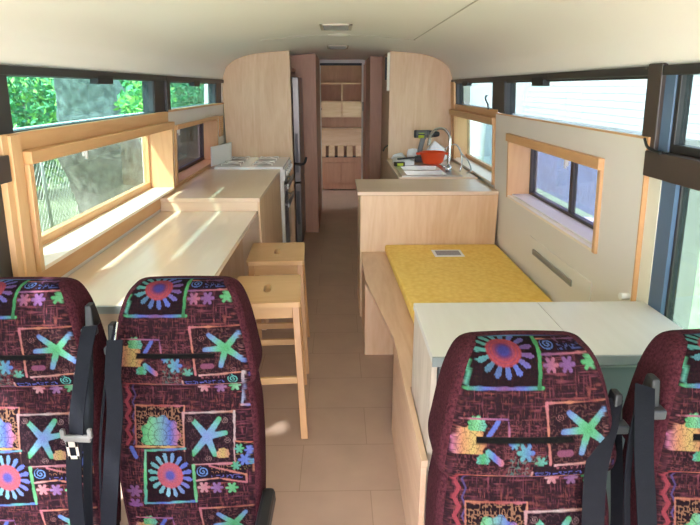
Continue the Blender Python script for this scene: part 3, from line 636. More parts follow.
# ------------------------------------------------------------------ stools
def seat_board():
    bm = bmesh.new(); W, D, t = .168, .20, .026; r = .015
    out = [(-W, -D), (W, -D), (W, D), (-W, D)]; o2 = []
    for i, (cx, cy) in enumerate(((-W+r, -D+r), (W-r, -D+r), (W-r, D-r), (-W+r, D-r))):
        for k in range(4): a = PI+i*PI/2+k*PI/6; o2.append((cx+r*math.cos(a), cy+r*math.sin(a)))
    hole = []
    for k in range(24):
        a = 2*PI*k/24; hole.append((.019*math.copysign(abs(math.cos(a))**.8, math.cos(a)), .058*math.copysign(abs(math.sin(a))**.7, math.sin(a))))
    es = []
    for loop in (o2, hole):
        vs = [bm.verts.new((x, y, 0)) for x, y in loop]
        for i in range(len(vs)): es.append(bm.edges.new((vs[i], vs[(i+1) % len(vs)])))
    bmesh.ops.triangle_fill(bm, edges=es, use_beauty=True, use_dissolve=False)
    r_ = bmesh.ops.extrude_face_region(bm, geom=bm.faces[:]); bmesh.ops.translate(bm, verts=[v for v in r_['geom'] if isinstance(v, bmesh.types.BMVert)], vec=(0, 0, t))
    mb = MB(); mb.bm.free(); mb.bm = bm; return mb
SH = .58-FL
def make_stool():
    root = thing('bar_stool', '', 'stool')
    o = seat_board().build('seat', 'birch', root); o.location = (0, 0, SH-.022)
    mb = MB(); mb.box(-.135, .135, -.04, .04, SH-.085, SH-.07, .002); mb.build('hole_shade_board', 'birch', root)  # board added under the hand hole so the slot looks shaded
    L = {}
    for sx in (-1, 1):
        for sy in (-1, 1):
            a = Vector((sx*.142, sy*.150, SH-.024)); b = Vector((sx*.168, sy*.262, 0)); L[sx, sy] = (a, b)
            mb = MB(); mb.beam(a, b, .034, .045, (0, 1, 0), bev=.003)
            mb.build('leg', 'birch_z', root)
    def at(sx, sy, h): a, b = L[sx, sy]; return a+(b-a)*((SH-.024-h)/(SH-.024))
    for s_ in (-1, 1):
        mb = MB(); mb.beam(at(-1, s_, SH-.062), at(1, s_, SH-.062), .02, .058, bev=.002); mb.build('apron', 'birch', root)
        mb = MB(); mb.beam(at(s_, -1, SH-.062), at(s_, 1, SH-.062), .02, .058, bev=.002); mb.build('apron', 'birch', root)
        mb = MB(); mb.beam(at(-1, s_, .30 if s_ < 0 else .30), at(1, s_, .30), .022, .034, bev=.003); mb.build('footrest', 'birch', root)
        mb = MB(); mb.beam(at(s_, -1, .42), at(s_, 1, .42), .018, .03, bev=.003); mb.build('stretcher', 'birch', root)
    return root
st = make_stool(); st.location = (-.363, 2.565, FL); st.rotation_euler = (0, 0, math.radians(3.5))
st['label'] = 'light wooden bar stool nearest the patterned bus seats, in front of the other stool'; st['group'] = 'bar stools beside the long table'
s2 = copy_tree(st); s2.location = (-.383, 3.21, FL); s2.rotation_euler = (0, 0, math.radians(2.5))
s2['label'] = 'light wooden bar stool standing farther back, by the base cabinet'

# ------------------------------------------------------------------ patterned bus seats
# fabric is woven colour: drawn into a colour attribute of the dense backrest mesh
CS = 2.4      # canvas cells per photo-pixel unit
CX0, CY0, CW, CH = 90, 268, 180, 420
W_, H_ = int(CW*CS), int(CH*CS)
yy, xx = np.mgrid[0:H_, 0:W_].astype(np.float32); xx = xx/CS+CX0; yy = yy/CS+CY0
def srgb(c): return np.array(rgb(*c)[:3], np.float32)
def smooth_noise(sx, sy, seed):
    r = np.random.default_rng(seed); gh, gw = int(H_/CS/sy)+3, int(W_/CS/sx)+3; g = r.random((gh, gw)).astype(np.float32)
    fy = (yy-CY0)/sy; fx = (xx-CX0)/sx; iy = fy.astype(int); ix = fx.astype(int); ty = fy-iy; tx = fx-ix; ty = ty*ty*(3-2*ty); tx = tx*tx*(3-2*tx)
    return (g[iy, ix]*(1-tx)+g[iy, ix+1]*tx)*(1-ty)+(g[iy+1, ix]*(1-tx)+g[iy+1, ix+1]*tx)*ty
CAN = np.zeros((H_, W_, 3), np.float32); CAN[:] = srgb((40, 20, 30))
# scratchy cross hatch
hatch = np.maximum(smooth_noise(.8, 9, 1), smooth_noise(9, .8, 2)); reg = smooth_noise(18, 14, 3)
k = np.clip((hatch-.70)*4, 0, 1)*(.25+.75*reg); CAN += k[..., None]*(srgb((150, 62, 84))-CAN)
h2 = np.maximum(smooth_noise(.75, 5, 7), smooth_noise(5, .75, 8)); k = np.clip((h2-.72)*4, 0, 1)*(1-reg)*.9; CAN += k[..., None]*(srgb((190, 84, 74))-CAN)
k = np.clip((smooth_noise(2.2, 2.2, 4)-.8)*5, 0, 1)*.5; CAN += k[..., None]*(srgb((150, 60, 70))-CAN)
def paint(mask, c, a=1.0):
    global CAN
    m_ = (np.clip(mask, 0, 1)*a)[..., None]; c = srgb(c) if isinstance(c, tuple) and not isinstance(c[0], np.ndarray) else c
    CAN = CAN*(1-m_)+c*m_
def soft(d, w=.6): return np.clip(.5-d/w, 0, 1)
def seg(x0, y0, x1, y1, w):
    dx, dy = x1-x0, y1-y0; t = np.clip(((xx-x0)*dx+(yy-y0)*dy)/(dx*dx+dy*dy+1e-6), 0, 1)
    return np.hypot(xx-x0-t*dx, yy-y0-t*dy)-w
def grad(cols, t):
    t = np.clip(t, 0, .9999)*(len(cols)-1); i = t.astype(int); f = (t-i)[..., None]; A = np.array([srgb(c) for c in cols]); return A[i]*(1-f)+A[np.minimum(i+1, len(cols)-1)]*f
def line(x0, y0, x1, y1, w, cols):
    t = ((xx-x0)*(x1-x0)+(yy-y0)*(y1-y0))/((x1-x0)**2+(y1-y0)**2); wob = (smooth_noise(5, 5, int(x0*7+y0) % 97)-.5)*1.0
    paint(soft(seg(x0, y0, x1, y1, w)+wob), grad(cols, t))
def rect(x0, y0, x1, y1, c, a=1): paint(soft(np.maximum(np.maximum(x0-xx, xx-x1), np.maximum(y0-yy, yy-y1))), c, a)
def flower(cx, cy, r, ry, core, petals, n=15):
    a = np.arctan2((yy-cy)/ry, (xx-cx)/r); rr = np.hypot((xx-cx)/r, (yy-cy)/ry)
    lobe = np.abs(((a/(2*PI)*n) % 1)-.5)*2; lim = .97-.25*lobe**2
    m_ = (lobe < (.56-.25*(rr > .9)))*(rr > .5)*(rr < lim)
    paint(m_.astype(np.float32), grad(petals, (a/PI+1)/2))
    paint(soft(rr-.56, .06), core[0]); sp = ((np.sin(rr*60)+1)/2)*(rr < .54); paint(sp, core[1], .5)
    paint(soft(rr-.30, .1), core[1]); paint(soft(rr-.2, .1), core[2])
def star(cx, cy, r, cols, n=6, rot=0, fat=.30, squash=1):
    for k in range(n):
        a = rot+k*2*PI/n; paint(soft(seg(cx+math.cos(a)*r*.15, cy+math.sin(a)*r*.15*squash, cx+math.cos(a)*r*.78, cy+math.sin(a)*r*.78*squash, r*fat*.8)), grad(cols, (xx-cx)/(2*r)+.5))
def starfish(cx, cy, arms, w, cols):
    t = (xx-cx+yy-cy)/60+.5
    for (ax, ay) in arms:
        dx, dy = ax-cx, ay-cy; tt = np.clip(((xx-cx)*dx+(yy-cy)*dy)/(dx*dx+dy*dy), 0, 1); d = np.hypot(xx-cx-tt*dx, yy-cy-tt*dy)
        paint(soft(d-w*(1-.35*tt)), grad(cols, (np.hypot(xx-cx, yy-cy)/24)))
def spiral(cx, cy, r, c, bg=(14, 16, 34)):
    rr = np.hypot(xx-cx, yy-cy); a = np.arctan2(yy-cy, xx-cx); paint(soft(rr-r), bg)
    s_ = np.abs(((rr/r*2.2-a/(2*PI)) % 1)-.5)*2; paint((s_ < .42)*(rr < r*.95), c)
def squiggle(x0, x1, y, h, c, bg=(20, 14, 34), sd=0):
    rect(x0, y-h, x1, y+h, bg); n = smooth_noise(2.2, 2.0, 50+sd); paint((np.abs(n-.5) < .11)*((xx > x0) & (xx < x1) & (np.abs(yy-y) < h*.8)), c)
def box_(x0, y0, x1, y1, w, top, right, bot, left, bg=None):
    if bg: rect(x0, y0, x1, y1, bg, .85)
    line(x0, y0, x1, y0, w, top); line(x1, y0, x1, y1, w, right); line(x0, y1, x1, y1, w, bot); line(x0, y0, x0, y1, w, left)
def scribble(x0, y0, x1, y1, c, sd, a=.8, th=.1):
    n = smooth_noise(2.2, 2.2, sd); paint((np.abs(n-.5) < th*.8)*((xx > x0) & (xx < x1) & (yy > y0) & (yy < y1)), c, a*.6)
def shell(cx, cy, r, cols, lines=(40, 30, 40)):
    a = np.arctan2(yy-cy, xx-cx); rr = np.hypot(xx-cx, yy-cy); lim = r*(1+.08*np.cos(a*9)); m_ = soft(rr-lim)*(yy < cy+r*.55)
    paint(m_, grad(cols, (xx-cx)/(2*r)+.5)); ln = (np.abs(np.sin(a*7)) < .2) | (np.abs(((rr/r*3) % 1)-.5) > .43); paint(m_*ln, lines, .5)
GRN, TEAL, BLU, PUR, PNK, ORG, WHT, RED, YEL = (70, 190, 110), (80, 190, 180), (80, 110, 220), (140, 80, 150), (214, 110, 130), (220, 130, 90), (214, 190, 190), (206, 56, 60), (226, 190, 90)
PNKW, GRNB = (220, 160, 165), (120, 220, 150)
# panel A
rect(124, 268, 184, 319, (14, 10, 16), .9)
line(131, 268, 126, 319, 1.3, [TEAL, GRN, TEAL]); line(125, 319, 184, 318, 1.3, [GRN, BLU, PUR, BLU, GRN]); line(184, 272, 181.5, 318, 1.5, [GRN, GRN, (40, 130, 80)])
flower(156, 291, 24, 22, (RED, (120, 50, 120), (60, 60, 170)), [TEAL, TEAL, BLU, PUR, BLU, (70, 110, 170), TEAL])
# top right strip, three blossoms
rect(186, 270, 236, 294, (44, 18, 30)); spiral(192, 285, 6, (80, 130, 220)); squiggle(199, 234, 288, 4, (70, 90, 170), sd=1); scribble(199, 276, 234, 284, PUR, 61)
line(186, 279, 236, 279, .6, [ORG, PUR, PNK]); line(185, 294, 236, 294, .7, [PUR, PNK, ORG])
star(191, 302, 6, [PUR, PNK]); star(204, 302, 6.5, [PUR, (150, 90, 170)]); star(222, 301, 6.5, [GRN, GRNB])
# panel B starfish
rect(188, 330, 240, 381, (26, 14, 24), .8); scribble(190, 331, 240, 380, (150, 90, 80), 62, .7)
line(187, 329, 240, 329, .9, [PNK, ORG, (150, 60, 60), ORG]); line(187, 329, 192, 380, 1.0, [PNK, ORG, PNK])
starfish(221, 350, [(205, 337), (233, 336), (201, 351), (238, 363), (216, 367)], 3.3, [GRN, (90, 200, 150), (110, 170, 220), (90, 110, 210)])
for sx, sy in ((198, 340), (228, 371), (236, 350)): spiral(sx, sy, 3.4, (150, 90, 90), (26, 14, 24))
# left shell and fish
rect(119, 341, 158, 380, (30, 14, 22), .7); scribble(119, 341, 186, 386, (170, 80, 90), 63, .6)
shell(127, 360, 13.5, [(200, 90, 160), (230, 150, 90), YEL, (220, 130, 80)]); shell(134, 346, 7, [GRN, GRNB, TEAL]); shell(139, 372, 5, [TEAL, GRN, TEAL])
paint(soft(seg(150, 343, 143, 354, 1.8)), BLU); paint(soft(seg(143, 366, 153, 374, 2.4)), grad([TEAL, BLU, PNK], (xx-142)/12)); 
line(158, 343, 159, 357, .6, [PUR, PNK]); line(120, 341, 158, 341, .6, [PNK, PUR]); line(158, 357, 187, 357, .5, [PNK, ORG])
star(172, 366, 7, [TEAL, BLU]); star(184, 374, 5, [(90, 160, 120), TEAL]); star(163, 360, 4, [BLU, TEAL]); scribble(158, 368, 190, 386, TEAL, 64, .5)
paint(soft(seg(199, 367, 207, 367, 2.5)), (150, 70, 110))
# handle slot line
# strip
rect(178, 376, 236, 388, (30, 16, 30)); squiggle(180, 218, 384, 2.6, (80, 90, 190), sd=2); spiral(227, 381, 5.5, (80, 200, 190)); scribble(196, 376, 220, 380, PNK, 65)
line(178, 388, 236, 388, .7, [PNK, ORG, PNKW]); line(195, 376, 236, 374, .7, [PNKW, ORG]); line(178, 382, 178, 388, .7, [PNKW, ORG])
star(197, 393, 6, [PNKW, PNK]); star(213, 394, 6, [PUR, (180, 120, 170)]); star(227, 393, 6, [GRN, (150, 220, 180)])
line(237, 374, 234, 413, 1.4, [WHT, (110, 120, 170), (170, 180, 220)]); line(233, 413, 254, 415, 1.1, [PNKW, BLU, (90, 110, 220)])
for i in range(4): paint(soft(seg(244+i*1.6, 377+i*8, 248+i*1.4, 381+i*8, 2.0)), (70, 70, 160))
# zigzag at left
for i in range(9):
    s_ = 1 if i % 2 else -1; paint(soft(seg(121-s_*2, 388+i*7, 121+s_*2, 395+i*7, 1.6)), (180, 50, 70)); paint(soft(seg(127-s_*1.6, 388+i*7, 127+s_*1.6, 395+i*7, .7)), (90, 70, 140))
line(119, 386, 178, 387, .7, [RED, ORG, PUR])
# panel C shell
rect(128, 412, 177, 453, (26, 14, 20)); scribble(128, 412, 177, 453, (220, 150, 100), 66, .9, .13)
box_(128, 412, 177, 453, .8, [ORG, (180, 70, 60), PNK], [ORG, PNKW], [ORG, YEL, ORG], [ORG, (180, 80, 80)])
shell(153, 441, 19, [GRN, GRNB, (110, 180, 190), BLU, PNK])
# panel D starfish
rect(176, 419, 226, 471, (30, 16, 28)); scribble(177, 420, 226, 470, (130, 80, 90), 67, .6)
starfish(199, 443, [(186, 427), (211, 426), (217, 440), (184, 461), (206, 462)], 3.7, [(120, 150, 230), (110, 170, 220), (100, 200, 190), GRN])
for sx, sy in ((217, 427), (219, 447), (182, 466), (200, 466), (183, 425)): spiral(sx, sy, 3.6, (150, 110, 110), (30, 16, 28))
shell(214, 462, 6.5, [(230, 160, 120), YEL, (220, 140, 110)])
box_(176, 419, 226, 472, 1.0, [PNKW, WHT, ORG], [WHT, PNKW], [PNKW, PNK], [PNKW, ORG, PNKW])
# panel E flower
rect(134, 458, 184, 516, (20, 12, 22), .9); flower(160, 484, 23, 26, ((220, 80, 96), (190, 90, 140), (80, 80, 190)), [TEAL, (110, 180, 210), BLU, (110, 120, 220), (120, 200, 220), TEAL], 16)
line(137, 457, 177, 455, 1.1, [GRN, TEAL, BLU, TEAL]); line(137, 457, 132, 517, 1.4, [(110, 190, 160), GRN, TEAL]); line(132, 517, 184, 514, 1.3, [TEAL, BLU, TEAL, BLU]); line(184, 473, 184, 514, 1.4, [GRNB, GRN, GRNB])
# strip F
rect(186, 474, 235, 493, (22, 14, 30)); spiral(193, 480, 6.5, (90, 150, 230)); squiggle(201, 232, 487, 3.2, (90, 90, 180), sd=3); scribble(202, 474, 228, 482, (220, 140, 90), 68, .9)
line(186, 490, 208, 488, .8, [PNKW, ORG]); line(208, 488, 236, 495, .8, [ORG, PNK]); line(236, 486, 236, 495, .8, [ORG, PNK]); line(200, 474, 236, 486, .8, [PNK, ORG])
star(193, 498, 6.5, [PNKW, PNK]); star(206, 499, 6.5, [(170, 120, 190), PUR]); star(221, 500, 6.5, [GRNB, GRN])
# panel G
rect(226, 449, 249, 480, (24, 16, 26)); scribble(226, 449, 249, 480, YEL, 69, .6, .06); line(226, 449, 249, 452, .8, [ORG, RED]); line(249, 452, 243, 484, .8, [RED, ORG])
star(230, 457, 5, [TEAL, GRN]); star(240, 459, 5, [BLU, (110, 130, 230)]); star(235, 469, 6.5, [BLU, (90, 140, 230)]); star(226, 475, 5, [GRN, TEAL]); star(243, 472, 3, [TEAL, BLU])
star(122, 503, 7.5, [PUR, (160, 90, 150)]); star(121, 519, 7.5, [(170, 80, 170), PUR]); paint(soft(seg(123, 455, 127, 464, 2.2)), BLU)
# next repeat of the cloth below
rep = int((520-328)*CS); a0 = int((522-CY0)*CS)
src0 = int((328-CY0)*CS); n = min(H_-a0, int((522-328)*CS)); CAN[a0:a0+n] = CAN[src0:src0+n]
lum = CAN.mean(2, keepdims=True); CAN = (CAN*.78+lum*.22)*.29+srgb((22, 6, 12))*.45
CAN *= (.82+.36*rng.random((H_, W_, 1))).astype(np.float32)*1.0
def cloth(s_, t_):
    cx = np.clip(((190+(s_-.038)*340)-CX0)*CS, 0, W_-1).astype(int); cy = np.clip(((275+t_*318)-CY0)*CS, 0, H_-1).astype(int)
    return CAN[cy, cx]
# backrest profile: (height, y front, y back, half width)
PR = [(1.150, .150, .152, .112), (1.149, .128, .172, .128), (1.144, .108, .188, .138), (1.130, .088, .202, .152), (1.105, .072, .208, .165), (1.06, .055, .212, .179), (1.0, .040, .210, .192), (.93, .026, .205, .204), (.88, .016, .20, .212),
      (.845, .020, .19, .210), (.825, .034, .185, .199), (.80, .030, .18, .201), (.72, .006, .17, .211), (.60, -.018, .16, .214), (.46, -.028, .145, .213), (.32, -.03, .13, .208), (.22, -.02, .12, .200)]
def resample(P, n):
    P = np.array(P); P[:, 0] = .40+(P[:, 0]-.40)*.94; Q = spline([Vector((p[1], p[0], 0)) for p in P], 10); R = spline([Vector((p[2], p[3], 0)) for p in P], 10)
    A = np.array([(q.y, q.x, r.x, r.y) for q, r in zip(Q, R)]); d = np.r_[0, np.cumsum(np.hypot(np.diff(A[:, 0]), np.diff(A[:, 1])))]
    t = np.linspace(0, d[-1], n); return t, np.stack([np.interp(t, d, A[:, i]) for i in range(4)], 1)
NR = 400; tt_, RW = resample(PR, NR); NF = 236
def make_backrest_mesh():
    V = []; C = []; cols_front = np.linspace(-1, 1, NF); nside = 7; nback = 12
    for i in range(NR):
        h, yf, yb, w = RW[i]; dep = yb-yf; r = min(.032, dep*.48, w*.4)
        bul = .010*min(1, dep/.1)
        # slot in the headrest: a pressed-in line
        pts = [];
        xf = (w-r)*cols_front; slot = math.exp(-((h-.905)/.006)**2)*.014
        yfr = yf-bul*(1-cols_front**2)+slot*(np.abs(xf-.0+.015) < .112)
        pts += list(zip(xf, yfr))
        pts += [(w-r+r*math.sin(a), yf+r-r*math.cos(a)) for a in np.linspace(0, PI/2, nside)[1:]]
        pts += [(w-r+r*math.cos(a), yb-r+r*math.sin(a)) for a in np.linspace(0, PI/2, nside)]
        pts += [((w-r)*c, yb+.006*(1-c*c)) for c in np.linspace(1, -1, nback)[1:]]
        pts += [(-(w-r)-r*math.sin(a), yb-r+r*math.cos(a)) for a in np.linspace(0, PI/2, nside)[1:]]
        pts += [(-(w-r)-r*math.cos(a), yf+r-r*math.sin(a)) for a in np.linspace(0, PI/2, nside)[:-1]]
        pts = np.array(pts); V.append(np.c_[pts, np.full(len(pts), h)])
        col = cloth(pts[:, 0], np.full(len(pts), tt_[i]))
        if abs(h-.905) < .0085: col = np.where((np.abs(pts[:, 0]+.015) < .112)[:, None], srgb((20, 18, 18)), col)  # crease shade painted dark into the cloth along the slot
        C.append(col)
    V = np.array(V); nc = V.shape[1]; C = np.array(C)
    idx = np.arange(NR*nc).reshape(NR, nc); a = idx[:-1]; b = idx[1:]; an = np.roll(a, -1, 1); bn = np.roll(b, -1, 1)
    F = np.stack([a, b, bn, an], -1).reshape(-1, 4); mi = np.ones((NR-1, nc), int); mi[:, :NF+1] = 0; mi[:, -2:] = 0
    me = bpy.data.meshes.new('backrest'); faces = F.tolist()+[idx[0].tolist(), idx[-1][::-1].tolist()]
    me.from_pydata(V.reshape(-1, 3).tolist(), [], faces)
    me.polygons.foreach_set('material_index', np.r_[mi.ravel(), [0, 1]]); me.polygons.foreach_set('use_smooth', [True]*(len(faces)-2)+[False]*2)
    ca = me.color_attributes.new('cloth', 'FLOAT_COLOR', 'POINT'); ca.data.foreach_set('color', np.c_[C.reshape(-1, 3), np.ones(NR*nc)].astype(np.float32).ravel()); me.update()
    return me
def fabric_mat():
    m, nt, b = newmat('moquette'); N = nt.nodes; L = nt.links
    a = N.new('ShaderNodeVertexColor'); a.layer_name = 'cloth'; L.new(a.outputs['Color'], b.inputs['Base Color']); b.inputs['Roughness'].default_value = .9; b.inputs['Specular IOR Level'].default_value = .08
    tc = N.new('ShaderNodeTexCoord'); n = N.new('ShaderNodeTexNoise'); n.inputs['Scale'].default_value = 300; L.new(tc.outputs['Object'], n.inputs['Vector'])
    bp = N.new('ShaderNodeBump'); bp.inputs['Strength'].default_value = .35; bp.inputs['Distance'].default_value = .003; L.new(n.outputs['Fac'], bp.inputs['Height']); L.new(bp.outputs[0], b.inputs['Normal'])
    return m
M['moquette'] = fabric_mat()
back_me = make_backrest_mesh(); back_me.materials.append(M['moquette']); back_me.materials.append(M['plush'])
def hatch_fabric():
    m = mat('hatched_moquette', rgb(46, 20, 28), .9, .5, 60, .4, 300); return m
M['hatched'] = hatch_fabric()
def make_seat(first):
    root = thing('bus_seat', '', 'bus seat', group='patterned bus seats')
    bo = bpy.data.objects.new('backrest', back_me); COL.objects.link(bo); bo.parent = root
    mb = MB(); mb.box(-.207, .207, -.42, .10, .17, .285, .035); mb.build('cushion', 'hatched', root, True)
    mb = MB(); mb.hexa([(-.19, .125, .36), (.19, .125, .36), (.19, .165, .36), (-.19, .165, .36), (-.17, .19, 1.0), (.17, .19, 1.0), (.17, .222, 1.0), (-.17, .222, 1.0)], .01); mb.build('back_shell', 'darkgrey', root)
    mb = MB(); mb.box(-.19, .19, -.33, .08, .13, .168, .004); mb.build('seat_frame', 'rubber', root)
    for sx in (-1, 1):
        mb = MB(); mb.beam((sx*.15, -.12, .13), (sx*.15, -.14, 0), .03, .22, (0, 1, 0), bev=.004); mb.build('leg', 'rubber', root)
    return root
def anchor(root, sx, h=1.045, y=.125):
    mb = MB(); x = sx*.213
    mb.hexa([(x-.012, y-.025, h-.04), (x+.014, y-.025, h-.04), (x+.014, y+.03, h-.04), (x-.012, y+.03, h-.04), (x-.008, y-.014, h+.035), (x+.010, y-.014, h+.035), (x+.010, y+.018, h+.035), (x-.008, y+.018, h+.035)], .005)
    a = mb.build('belt_anchor', 'rubber', root)
    mb = MB(); mb.box(x-.018, x+.022, y-.042, y-.01, h-.055, h-.030, .005); mb.build('belt_guide', 'darkgrey', a)
def W2L(root, p): v = Vector(p)-root.location; v.x /= root.scale.x; return v
specs = [('L1', -.978, 1.44), ('L2', -.478, 1.44), ('R1', .437, 1.015), ('R2', .937, 1.015)]
labs = ['patterned bus seat against the left wall with the buckled belt hanging on it', 'patterned bus seat beside the aisle, in front of the stools, with an armrest',
        'patterned bus seat right of the aisle in front of the grey cabinet', 'patterned bus seat farthest right, cropped by the edge beside the window']
base = make_seat(True); seats = [base]
for i in range(3): seats.append(copy_tree(base))
for s_, (n_, x, y), l in zip(seats, specs, labs): s_.location = (x, y, FL); s_['label'] = l; s_.scale.x = 1.05 if x < 0 else 1.0
def belt(root, pts, w, m='belt', name='seat_belt', side=(1, .2, 0)):
    mb = MB(); P = spline([W2L(root, p) for p in pts], 6); mb.strap(P, w, .0025, side); return mb.build(name, m, root)
A = lambda x, y, Y: atY(x, y, Y)
s0, s1, s2_, s3 = seats
anchor(s0, 1, 1.015, .085); anchor(s3, -1, 1.00, .075); 
b0 = belt(s0, [A(90, 326, 1.43), A(86, 345, 1.39), A(81, 380, 1.35), A(77, 412, 1.33), A(76, 437, 1.325)], .046, side=(1, -.35, 0))
b0b = belt(s0, [A(76, 437, 1.33), A(74, 460, 1.32), A(75, 495, 1.30), A(80, 545, 1.27)], .05, side=(1, -.3, 0))
belt(s0, [A(88, 340, 1.42), A(89, 400, 1.385), A(88, 450, 1.36), A(88, 500, 1.33), A(90, 550, 1.30)], .046, side=(1, -.8, 0))
mb = MB(); c = W2L(s0, A(77, 437, 1.318))
mb.hexa([c+Vector(v) for v in ((-.036, -.006, -.012), (.036, -.006, -.018), (.036, .006, -.018), (-.036, .006, -.012), (-.038, -.006, .008), (.038, -.006, .004), (.038, .006, .004), (-.038, .006, .008))], .004)
for sx in (-1, 1): mb.hexa([c+Vector(v) for v in ((sx*.036-.006, -.006, -.004), (sx*.036+.006, -.006, -.004), (sx*.036+.006, .006, -.004), (sx*.036-.006, .006, -.004), (sx*.036-.006, -.006, .026), (sx*.036+.006, -.006, .026), (sx*.036+.006, .006, .026), (sx*.036-.006, .006, .026))], .003)
tg = mb.build('belt_tongue', 'beltgrey', b0)
mb = MB(); c2 = c+Vector((-.016, 0, -.01)); z0, z1 = -.062, 0
for a in ((-.016, -.008, z0, z1), (.008, .016, z0, z1), (-.016, .016, z0, z0+.012), (-.016, .016, -.022, z1)): mb.box(c2.x+a[0], c2.x+a[1], c2.y-.004, c2.y-.0005, c2.z+a[2], c2.z+a[3], .001)
q = mb.build('metal_blade', 'chrome', b0)
# second seat: belt on its left shoulder, armrest on its right
anchor(s1, -1, .945, .10)
belt(s1, [A(114, 330, 1.42), A(109, 360, 1.39), A(103, 405, 1.36), A(100, 460, 1.33), A(103, 550, 1.28)], .022, side=(1, -1.6, 0))
belt(s1, [A(115, 340, 1.40), A(113, 375, 1.355), A(115, 410, 1.33), A(112, 460, 1.31), A(107, 550, 1.27)], .047, side=(1, -.2, 0))
mb = MB(); mb.tube([W2L(s1, p) for p in (A(117.5, 322, 1.44), A(107.5, 392, 1.40))], .0028, 8); mb.build('belt_cable', 'chrome', s1)
root = s1; mb = MB()
mb.hexa([(.210, -.30, .39), (.250, -.30, .39), (.250, .05, .35), (.210, .05, .35), (.210, -.30, .45), (.250, -.30, .45), (.250, .03, .42), (.210, .03, .42)], .014); mb.build('armrest', 'rubber', s1)
# third seat: belt on its right side
anchor(s2_, 1, .955, .085)
belt(s2_, [A(612, 398, 1.10), A(607, 425, 1.06), A(598, 460, 1.02), A(594, 495, .99), A(592, 560, .96)], .047, side=(1, -.5, 0))
belt(s2_, [A(613, 400, 1.11), A(616, 440, 1.09), A(617, 500, 1.05), A(616, 560, 1.02)], .03, side=(1, -1.5, 0))
# fourth seat: belt on its left shoulder
belt(s3, [A(641, 386, 1.075), A(637, 410, 1.04), A(630, 450, 1.0), A(627, 500, .97), A(628, 560, .94)], .022, side=(1, .6, 0))
belt(s3, [A(645, 386, 1.07), A(644, 420, 1.02), A(644, 460, .985), A(646, 500, .96), A(649, 560, .93)], .047, side=(1, .15, 0))

# ------------------------------------------------------------------ outside
GZ = -1.0
M['lawn'] = mat('lawn_grass', rgb(146, 176, 128), .9, .22, 3, .6, 40)
M['soil'] = mat('leaf_litter', rgb(122, 136, 98), .9, .35, 2, .5, 20)
M['leaf_a'] = mat('leaf_bright', rgb(160, 205, 96), .5, .25, 3)
M['leaf_b'] = mat('leaf_mid', rgb(96, 164, 100), .5, .3, 3)
M['leaf_c'] = mat('leaf_dark', rgb(64, 124, 88), .5, .3, 3)
M['bark'] = mat('bark', rgb(128, 124, 120), .9, .5, 9, 1.0, 22)
M['boards'] = mat('weatherboard', rgb(222, 226, 226), .6, .03, 1)
M['paling'] = mat('blue_grey_paling', rgb(136, 147, 164), .7, .15, 3)
M['wire'] = mat('galvanised_wire', rgb(170, 176, 174), .5, metal=.6)
M['stone'] = mat('pale_stone', rgb(206, 204, 200), .85, .12, 5, .5, 14)
mb = MB(); mb.box(-30, -1.6, -8, 64, GZ-.1, GZ-.02); struct(mb.build('ground', 'soil'))
mb = MB(); mb.box(-1.6, 30, -8, 64, GZ-.1, GZ); o = mb.build('lawn', 'lawn'); struct(o)
# house with horizontal boards
root = thing('house', 'white weatherboard house wall beyond the right windows', 'house', (7.3, 6, GZ))
mb = MB(); x = 7.3
mb.box(x+.02, x+3, -7, 60, GZ, 4.6)
for k in range(3, 30): z = GZ+k*.185; mb.hexa([(x-.010, -7, z), (x+.03, -7, z), (x+.03, 60, z), (x-.010, 60, z), (x, -7, z+.183), (x+.03, -7, z+.183), (x+.03, 60, z+.183), (x, 60, z+.183)])
part(root, 'board_wall', mb, 'boards')
mb = MB(); mb.box(x-.01, x+.02, -7, 60, GZ, GZ+.55); part(root, 'plinth', mb, 'paling', 'blue-grey base course')
mb = MB(); mb.hexa([(x-.4, -7, 4.5), (x+3, -7, 5.6), (x+3, 60, 5.6), (x-.4, 60, 4.5), (x-.4, -7, 4.6), (x+3, -7, 5.7), (x+3, 60, 5.7), (x-.4, 60, 4.6)]); part(root, 'roof', mb, 'alu')
root = thing('paling_fence', 'blue-grey vertical paling fence across the lawn on the right', 'fence', (5.3, 12, GZ))
mb = MB(); rr = random.Random(4)
for k in range(170):
    y = 9.4+k*.20; mb.box(5.3, 5.32, y, y+.19, GZ, .55+rr.uniform(-.02, .02))
part(root, 'paling', mb, 'paling')
mb = MB(); mb.box(5.32, 5.37, 9.4, 43, .2, .3); mb.box(5.32, 5.37, 9.4, 43, -.8, -.7); part(root, 'rail', mb, 'paling')
root = thing('water_tank', 'white round water tank beyond the kitchen window', 'tank', (3.9, 15.6, GZ))
mb = MB(); pr = [(0, 0), (.27, 0)]
for k in range(8): pr += [(.27, .05+k*.22), (.255, .12+k*.22), (.27, .19+k*.22)]
mb.lathe(pr+[(.22, 1.92), (.08, 1.98), (.08, 2.03), (0, 2.03)], seg=28); mb.build('tank_body', 'boards', root)
def rock(c, r, seed, label):
    o = crumple('boulder', c, r, (1, 1.25, .62), label, seed, 'stone'); o['category'] = 'boulder'
    return o
rock((6.3, 9.2, GZ-.03), .62, 31, 'pale round boulder on the lawn seen through the near right window')
rock((4.9, 10.3, GZ-.03), .16, 33, 'small white stone at the foot of the blue-grey fence')
